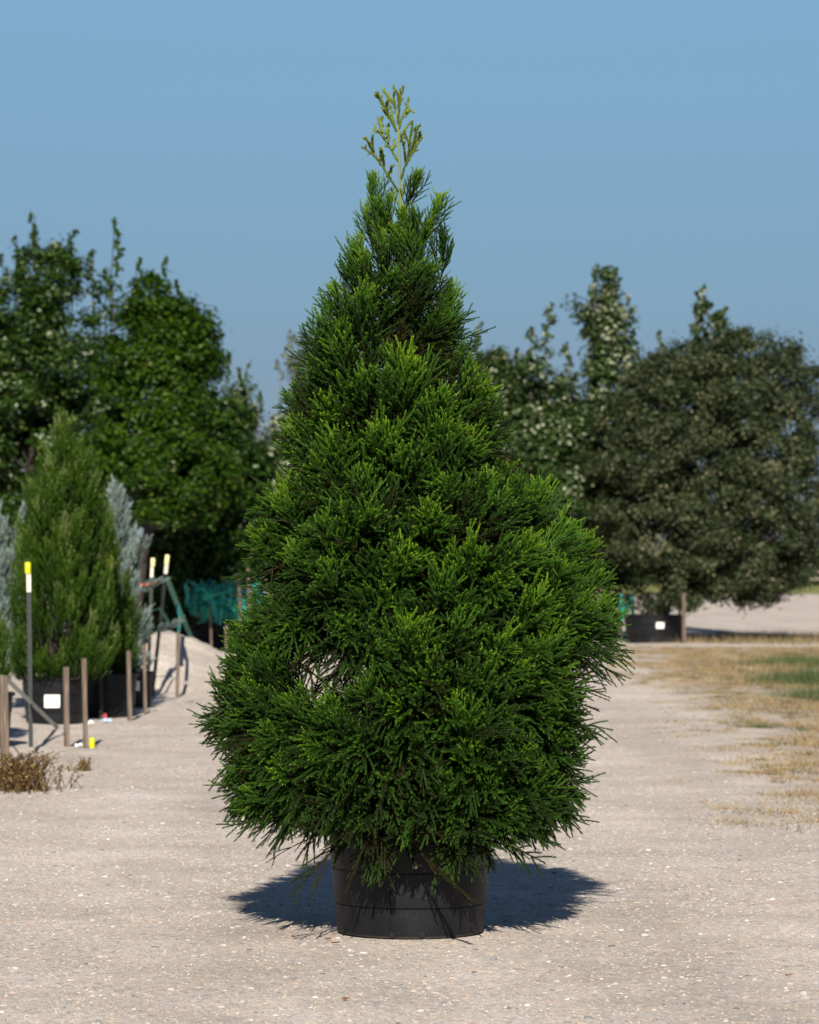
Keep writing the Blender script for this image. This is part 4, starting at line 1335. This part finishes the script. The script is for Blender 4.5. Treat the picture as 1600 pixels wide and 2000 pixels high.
for px in range(1345, 1640, 22):                          # taller dry grass at the far end of the verge
    c = gp(px, 1252 + 8 * math.sin(px))
    q = gr.normal(0, 1, (230, 2)) * np.array([.32, .9])
    tufts.append(blades(c.x + q[:, 0], c.y + q[:, 1], gr.uniform(0.2, 1.2, 230) * 0.22, 0.012, 0.9, np.clip(gr.normal(0.3, 0.28, 230), 0, 1), gr))
for px, py in [(170, 1500), (230, 1510), (255, 1512), (205, 1458), (310, 1442), (370, 1440)]:
    c = gp(px, py)
    q = gr.normal(0, 1, (50, 2)) * np.array([.10, .16])
    tufts.append(blades(c.x + q[:, 0], c.y + q[:, 1], gr.uniform(0.2, 1.0, 50) * 0.03, 0.008, 1.4, np.clip(gr.normal(0.3, 0.2, 50), 0, 1), gr))
v, f, t = join([p1] + tufts)
tag(link('dry_grass', np_mesh('dry_grass', v, f, M['dry_grass'], {'tint': t})), 'straw-coloured dry grass along the right edge of the gravel road', 'grass', kind='stuff')
parts = []
for px, py, n_, sp, hh in [(1575, 1300, 2600, .40, .24), (1590, 1335, 3200, .38, .26), (1525, 1302, 700, .38, .14), (1605, 1362, 1300, .25, .18), (1560, 1345, 300, .3, .10), (1500, 1300, 160, .3, .12), (1455, 1410, 60, .06, .07), (1530, 1460, 70, .06, .08), (1575, 1430, 80, .08, .09), (1545, 1400, 60, .07, .08), (1487, 1422, 260, .05, .07), (1375, 1352, 260, .22, .05), (1420, 1368, 200, .25, .05), (1335, 1395, 70, .2, .03), (1365, 1408, 60, .1, .03), (1440, 1398, 80, .15, .04), (1340, 1300, 60, .1, .08), (1280, 1330, 60, .1, .04)]:
    c = gp(px, py)
    q = gr.normal(0, 1, (n_, 2)) * np.array([sp, sp * 2.2])
    parts.append(blades(c.x + q[:, 0], c.y + q[:, 1], gr.uniform(0.3, 1.1, n_) * hh, 0.007, 1.2, np.clip(gr.normal(0.45, 0.25, n_), 0, 1), gr))
v, f, t = join(parts)
tag(link('green_grass', np_mesh('green_grass', v, f, M['green_grass'], {'tint': t})), 'green weedy grass patch in the verge at the right edge', 'grass', kind='stuff')


def weed(name, label, px, py, w, hh, n, seed):
    """dried tangle: bowed stems with shrivelled leaves"""
    rng = np.random.default_rng(seed)
    c = gp(px, py)
    root = empty(name, c)
    tag(root, label, 'weed')
    mb = MB()
    C = []
    for i in range(n):
        a = rng.uniform(0, 6.28)
        r = abs(rng.normal(0, w * 0.35))
        p0 = Vector((math.cos(a) * r, math.sin(a) * r * 1.2, 0))
        h_ = hh * rng.uniform(0.35, 1.0) * math.exp(-(r / w) ** 2)
        b = rng.uniform(0, 6.28)
        ln = h_ * rng.uniform(0.3, 1.1)
        tip = p0 + Vector((math.cos(b) * ln, math.sin(b) * ln, h_))
        pth = [p0, p0.lerp(tip, 0.4) + Vector((0, 0, h_ * 0.22)), p0.lerp(tip, 0.75) + Vector((0, 0, h_ * 0.2)), tip]
        mb.tube(pth, [0.003, 0.0025, 0.002, 0.001], 3, cap=False)
        for q in rng.random(7):
            k = min(2, int(q * 3))
            C.append(pth[k].lerp(pth[k + 1], q * 3 - k) + Vector(rng.normal(0, 0.008, 3)))
    st = mb.build('stems', M['dry_weed'], root, smooth=False)
    st['kind'] = 'stuff'
    C = np.array([tuple(q) for q in C])
    C[:, 2] = np.maximum(C[:, 2], 0.006)
    v, f, t = leaf_quads(C, rng.normal(0, 1, C.shape), 0.021, rng, aspect=0.5, fold=0.4)
    lf = link('leaves', np_mesh('leaves', v, f, M['dry_weed'], {'tint': t}), root)
    lf['kind'] = 'stuff'
    return root


weed('dried_weed', 'brown dried weed tangle by the wooden post at the left edge', 40, 1545, 0.50, 0.27, 340, 1)
weed('dried_weed', 'small sprawling brown weed right of the larger dried tangle', 165, 1502, 0.18, 0.11, 34, 2)


# ------------------------------------------------------------------ posts, stakes and straps
def t_post(label, top, base, d, cap, sleeve_len, cap_len, lean_d=0.0):
    """studded steel T-post with a plastic safety cap and painted tip"""
    b = P(base[0], base[1], d)
    b.z = float(ground_z(b.x, b.y)) - 0.05
    t = P(top[0], top[1], d + lean_d)
    root = empty('t_post', b)
    tag(root, label, 'post', 'steel posts in the left row')
    ax = (t - b)
    L = ax.length
    R = ax.to_track_quat('Z', 'Y').to_matrix().to_4x4()
    tee = [(-0.022, -0.004), (0.022, -0.004), (0.022, 0.003), (0.004, 0.003), (0.004, 0.030), (-0.004, 0.030), (-0.004, 0.003), (-0.022, 0.003)]
    MB().prism(tee, 0, L - cap_len - sleeve_len, R).build('shaft', M['steel'], root, smooth=False)
    MB().prism([(x * 1.02, y * 1.02) for x, y in tee], L - cap_len - sleeve_len, L - cap_len * 0.5, R).build('painted_tip', M['sleeve'], root, smooth=False)
    st = MB()
    z = 0.3
    while z < L - cap_len - sleeve_len:
        st.prism([(-0.010, -0.012), (0.010, -0.012), (0.010, -0.005), (-0.010, -0.005)], z, z + 0.014, R)
        z += 0.055
    s = st.build('studs', M['steel'], root, smooth=False)
    z0, z1 = L - cap_len, L
    MB().tube([R @ Vector((0, 0.006, z0)), R @ Vector((0, 0.006, z0 + 0.004)), R @ Vector((0, 0.006, z1 - 0.008)), R @ Vector((0, 0.006, z1))], [0.024, 0.026, 0.026, 0.021], 14).build('cap', cap, root)
    return root


t_post('steel post with a bright yellow cap in front of the green cypress', (53, 1098), (58, 1461), 30.0, M['cap_yellow'], 0.155, 0.095)
t_post('upright steel post with a cream cap and orange ribbon beside the silver conifer', (300, 1090), (290, 1362), 41.5, M['cap_cream'], 0.125, 0.10)
t_post('leaning steel post with a cream cap in front of the gravel heap', (328, 1084), (297, 1358), 42.2, M['cap_cream'], 0.11, 0.115, 0.2)
t_post('steel post whose yellow cap pokes through the cypress, left of a pair', (194, 1093), (196, 1405), 35.6, M['cap_yellow'], 0.06, 0.085)
t_post('steel post whose yellow cap pokes through the cypress, right of a pair', (218, 1086), (214, 1400), 35.9, M['cap_yellow'], 0.06, 0.085)


def stake(label, top, base, w, d=None, depth=None, lean_d=0.0, name='wooden_stake', rz=0.3, zb=None):
    d = d or GD(base[1])
    b = P(base[0], base[1], d)
    b.z = (float(ground_z(b.x, b.y)) if zb is None else zb) - 0.03
    t = P(top[0], top[1], d + lean_d)
    ax = t - b
    L = ax.length
    R = ax.to_track_quat('Z', 'Y').to_matrix().to_4x4() @ Matrix.Rotation(rz, 4, 'Z')
    w *= 0.82
    h, k, c = w / 2, (depth or w) / 2, w * 0.08
    mb = MB()
    mb.prism([(-h + c, -k), (h - c, -k), (h, -k + c), (h, k - c), (h - c, k), (-h + c, k), (-h, k - c), (-h, -k + c)], 0, L, R)
    for i in range(8):                                   # a rough sawn, slightly split top
        mb.v[8 + i] += Vector((random.uniform(-.003, .003), random.uniform(-.003, .003), random.uniform(-.014, .004)))
    o = mb.build(name, M['wood'], None, smooth=False)
    o.location = b
    tag(o, label, 'stake', 'wooden stakes in the left row')
    return o


stake('thick weathered wooden stake cut by the left edge with a grey strap', (6, 1318), (10, 1500), 0.075, name='wooden_stake')
stake('wooden stake in front of the tagged pot, left of a close pair', (129, 1303), (131, 1458), 0.052)
stake('wooden stake beside the small yellow cap, right of a close pair', (164, 1286), (168, 1460), 0.045)
stake('wooden stake standing before the smaller white pot tag', (251, 1270), (254, 1409), 0.048)
stake('thin wooden stake between the smaller tag and the gravel heap', (282, 1257), (284, 1398), 0.040)
stake('wooden stake standing alone in front of the gravel heap', (348, 1235), (347, 1360), 0.048)
stake('short wooden stake at the right foot of the gravel heap', (442, 1222), (443, 1285), 0.055, d=57)
stake('tall pale wooden stake among the teal netting next to the conifer', (521, 1128), (521, 1262), 0.075, d=60)
stake('slim pale pole among the teal netting, left of the tall pale stake', (484, 1110), (490, 1262), 0.05, d=62)
stake('slim reddish pole among the teal netting, farthest left', (466, 1118), (472, 1262), 0.05, d=63)
stake('thin pole in the dark row above the gravel heap', (411, 1185), (413, 1266), 0.04, d=63)
stake('wooden post at the right end of the container under the oak', (1336, 1158), (1336, 1256), 0.075, d=70, name='wooden_post')
stake('thin post behind the tagged container under the oak', (1328, 1150), (1327, 1250), 0.05, d=72.5, name='wooden_post')
stake('thin post left of the pale teal netting under the oak', (1211, 1150), (1211, 1250), 0.05, d=72.5, name='wooden_post')


def strap(name, label, pts, w, mat, cat='strap', sag=0.0, side=Vector((0.8, -0.2, 0.5))):
    pts = [Vector(p) for p in pts]
    b = pts[0].copy()
    full = []
    for i in range(len(pts) - 1):
        for q in np.linspace(0, 1, 7)[(0 if i == 0 else 1):]:
            p = pts[i].lerp(pts[i + 1], q)
            p.z -= sag * math.sin(math.pi * q)
            full.append(p - b)
    o = MB().ribbon(full, w, 0.003, side).build(name, mat, None, smooth=False)
    o.location = b
    tag(o, label, cat)
    return o


s1 = GD(1500)
strap('tie_down_strap', 'pale grey strap running from the left-edge stake down to the gravel', [P(13, 1326, s1), gp(113, 1421, 0.01)], 0.035, M['strap'])
strap('guy_wire', 'dark thin wire from the left-edge stake to the gravel', [P(13, 1440, s1), gp(52, 1496, 0.01)], 0.008, M['pipe'], 'wire')
strap('tie_down_strap', 'teal strap slanting down right from the leaning post', [P(326, 1128, 42.2), P(352, 1195, 46), P(382, 1264, 50)], 0.06, M['teal'])
strap('tie_down_strap', 'teal strap hanging from the slanting strap to the lone stake', [P(346, 1180, 44.5), P(352, 1205, 43.5), P(349, 1236, 42.2)], 0.045, M['teal'])
strap('tie_down_strap', 'teal cord around the silver conifer behind the posts', [P(285, 1198, 40.4), P(312, 1188, 41.6), P(330, 1215, 42.2)], 0.03, M['teal'])
# orange ribbon knotted on the post
d_ = 41.5
rb = empty('marking_ribbon', P(297, 1140, d_ - 0.05))
tag(rb, 'bright orange ribbon tied round the upright cream-capped post', 'ribbon')
MB().ribbon([Vector(P(274, 1143, d_ - 0.1)) - rb.location, Vector(P(284, 1142, d_ - 0.08)) - rb.location, Vector(P(294, 1140, d_ - 0.06)) - rb.location, Vector(P(306, 1138, d_ - 0.06)) - rb.location], 0.03, 0.004, Vector((0, 0, 1))).build('band', M['orange'], rb, smooth=False)
MB().tube([Vector(P(303, 1134, d_ - 0.07)) - rb.location, Vector(P(305, 1138, d_ - 0.09)) - rb.location, Vector(P(306, 1142, d_ - 0.07)) - rb.location], [0.012, 0.024, 0.010], 8).build('knot', M['orange'], rb)


def netting(label, x0, x1, y0, y1, d, seed, mat, n=130):
    """crumpled plastic netting: bundles of crossing strands and folded scraps"""
    rng = np.random.default_rng(seed)
    b = P((x0 + x1) / 2, y1, d)
    mb = MB()
    for i in range(n):
        px, py = rng.uniform(x0, x1), rng.uniform(y0, y1)
        hang = rng.random() < 0.3                        # some strands hang, most run aslant
        a = rng.uniform(1.3, 1.8) if hang else rng.choice([-1, 1]) * rng.uniform(0.15, 0.9)
        ln = rng.uniform(18, 46) if hang else rng.uniform(30, 80)
        dd = d + rng.normal(0, 0.2)
        ex, ey = px + math.cos(a) * ln, py + math.sin(a) * ln
        if not (x0 - 8 < ex < x1 + 8 and y0 - 4 < ey < y1 + 14): continue
        p0, p1 = P(px, py, dd) - b, P(ex, ey, dd + rng.normal(0, 0.1)) - b
        mid = p0.lerp(p1, 0.5) + Vector((0, 0, -abs(rng.normal(0, 0.05)))) + Vector(rng.normal(0, 0.015, 3))
        mb.ribbon([p0, p0.lerp(mid, 0.5) + Vector((0, 0, -0.012)), mid, mid.lerp(p1, 0.5) + Vector((0, 0, -0.012)), p1], rng.uniform(0.02, 0.06) if hang else rng.uniform(0.008, 0.032), 0.004, Vector(rng.normal(0, 1, 3)))
    o = mb.build('plastic_netting', mat, None, smooth=False)
    o.location = b
    tag(o, label, 'netting', kind='stuff')
    return o


netting('crumpled teal netting strung between the poles left of the conifer', 360, 545, 1132, 1208, 63.6, 1, M['teal_net'], 420)
netting('crumpled teal netting seen through the conifer\'s right side', 1050, 1125, 1080, 1235, 68, 2, M['teal_net'], 170)
netting('pale teal netting by the container under the oak', 1212, 1240, 1158, 1196, 72.2, 3, M['teal_net'], 160)

# ------------------------------------------------------------------ small things on the gravel
def cylinder_cap(label, px, py, r, h, mat, top=None):
    c = gp(px, py, -0.004)
    root = empty('yellow_marker', c)
    tag(root, label, 'marker')
    MB().lathe([(r * 0.9, 0), (r, 0.006), (r, h - 0.008), (r * 0.93, h - 0.002), (r * 0.6, h), (0.001, h)], 20).build('body', mat, root)
    MB().lathe([(r * 1.01, h * 0.28), (r * 1.07, h * 0.29), (r * 1.07, h * 0.34), (r * 1.01, h * 0.35)], 20).build('ring', mat, root)
    if top:
        MB().lathe([(r * 0.95, h - 0.004), (r * 0.95, h + 0.012), (r * 0.5, h + 0.016), (0.001, h + 0.016)], 20).build('lid', top, root)


cylinder_cap('bright yellow plastic cap standing on the gravel by a stake', 180, 1460, 0.024, 0.095, M['cap_yellow'])
cylinder_cap('pale yellow cap with white lid in the dried weeds', 28, 1536, 0.026, 0.045, M['cap_cream'], M['white'])


def scrap(name, label, px, py, w, h, mat, seed, cat='litter'):
    """crumpled scrap of plastic or paper"""
    r = random.Random(seed)
    c = gp(px, py)
    n = 6
    mb = MB()
    for i in range(n):
        for j in range(n):
            u, v_ = i / (n - 1) - 0.5, j / (n - 1) - 0.5
            mb.v.append(Vector((u * w * r.uniform(.85, 1.1), v_ * w * 0.9, h * r.uniform(0.05, 1.0) * (1 - 1.2 * (u * u + v_ * v_)) + 0.004)))
    for i in range(n - 1):
        for j in range(n - 1):
            mb.f.append((i * n + j, (i + 1) * n + j, (i + 1) * n + j + 1, i * n + j + 1))
    o = mb.build(name, mat, None, smooth=False)
    o.location = c
    o.rotation_euler = (0, 0, r.uniform(0, 3))
    tag(o, label, cat)


scrap('paper_scrap', 'crumpled white scrap between the pair of stakes', 154, 1459, 0.07, 0.04, M['white'], 1)
scrap('paper_scrap', 'white scrap at the foot of the shaded pot', 178, 1411, 0.06, 0.05, M['white'], 2)
scrap('plastic_scrap', 'pale blue crumpled scrap at the foot of the shaded pot', 208, 1409, 0.11, 0.05, M['blue_scrap'], 3)
scrap('plastic_scrap', 'small red scrap on the blue one by the shaded pot', 206, 1406, 0.04, 0.10, M['red_scrap'], 4)
scrap('paper_scrap', 'white scrap by the gravel heap left of the lone stake', 308, 1364, 0.055, 0.06, M['white'], 5)

for i, (px, py, s, lab) in enumerate([(578, 1833, .034, 'rust-brown dead leaf left of the pot foot'), (641, 1838, .026, 'small dark brown dead leaf nearest the pot foot on the left'), (656, 1846, .034, 'rust-brown dead leaf in front of the pot, left side'), (927, 1904, .022, 'reddish dead leaf in the right foreground gravel'),
                                  (487, 1858, .02, 'tiny rusty leaf farthest left in the foreground gravel'), (676, 1958, .026, 'brown dead leaf lowest in the foreground'), (1540, 1910, .02, 'tiny red leaf at the right edge of the foreground')]):
    c = gp(px, py, 0.008)
    r = random.Random(i)
    mb = MB()
    vs = []
    for k in range(5):
        q = k / 4 - 0.5
        w = s * 0.28 * math.sin(math.pi * (k / 4 * 0.9 + 0.05))
        vs += [Vector((q * s, -w, 0.006 * abs(q) + r.uniform(0.002, .007))), Vector((q * s, 0, 0.003 * k / 4)), Vector((q * s, w, 0.006 * abs(q) + r.uniform(0.002, .007)))]
    mb.v = vs
    for k in range(4):
        for j in range(2):
            mb.f.append((k * 3 + j, k * 3 + 3 + j, k * 3 + 4 + j, k * 3 + 1 + j))
    o = mb.build('dead_leaf', M['rust_leaf'], None)
    o.location = c
    o.rotation_euler = (0, 0, r.uniform(-0.6, 0.6))
    tag(o, lab, 'dead leaf', 'dead leaves on the gravel')
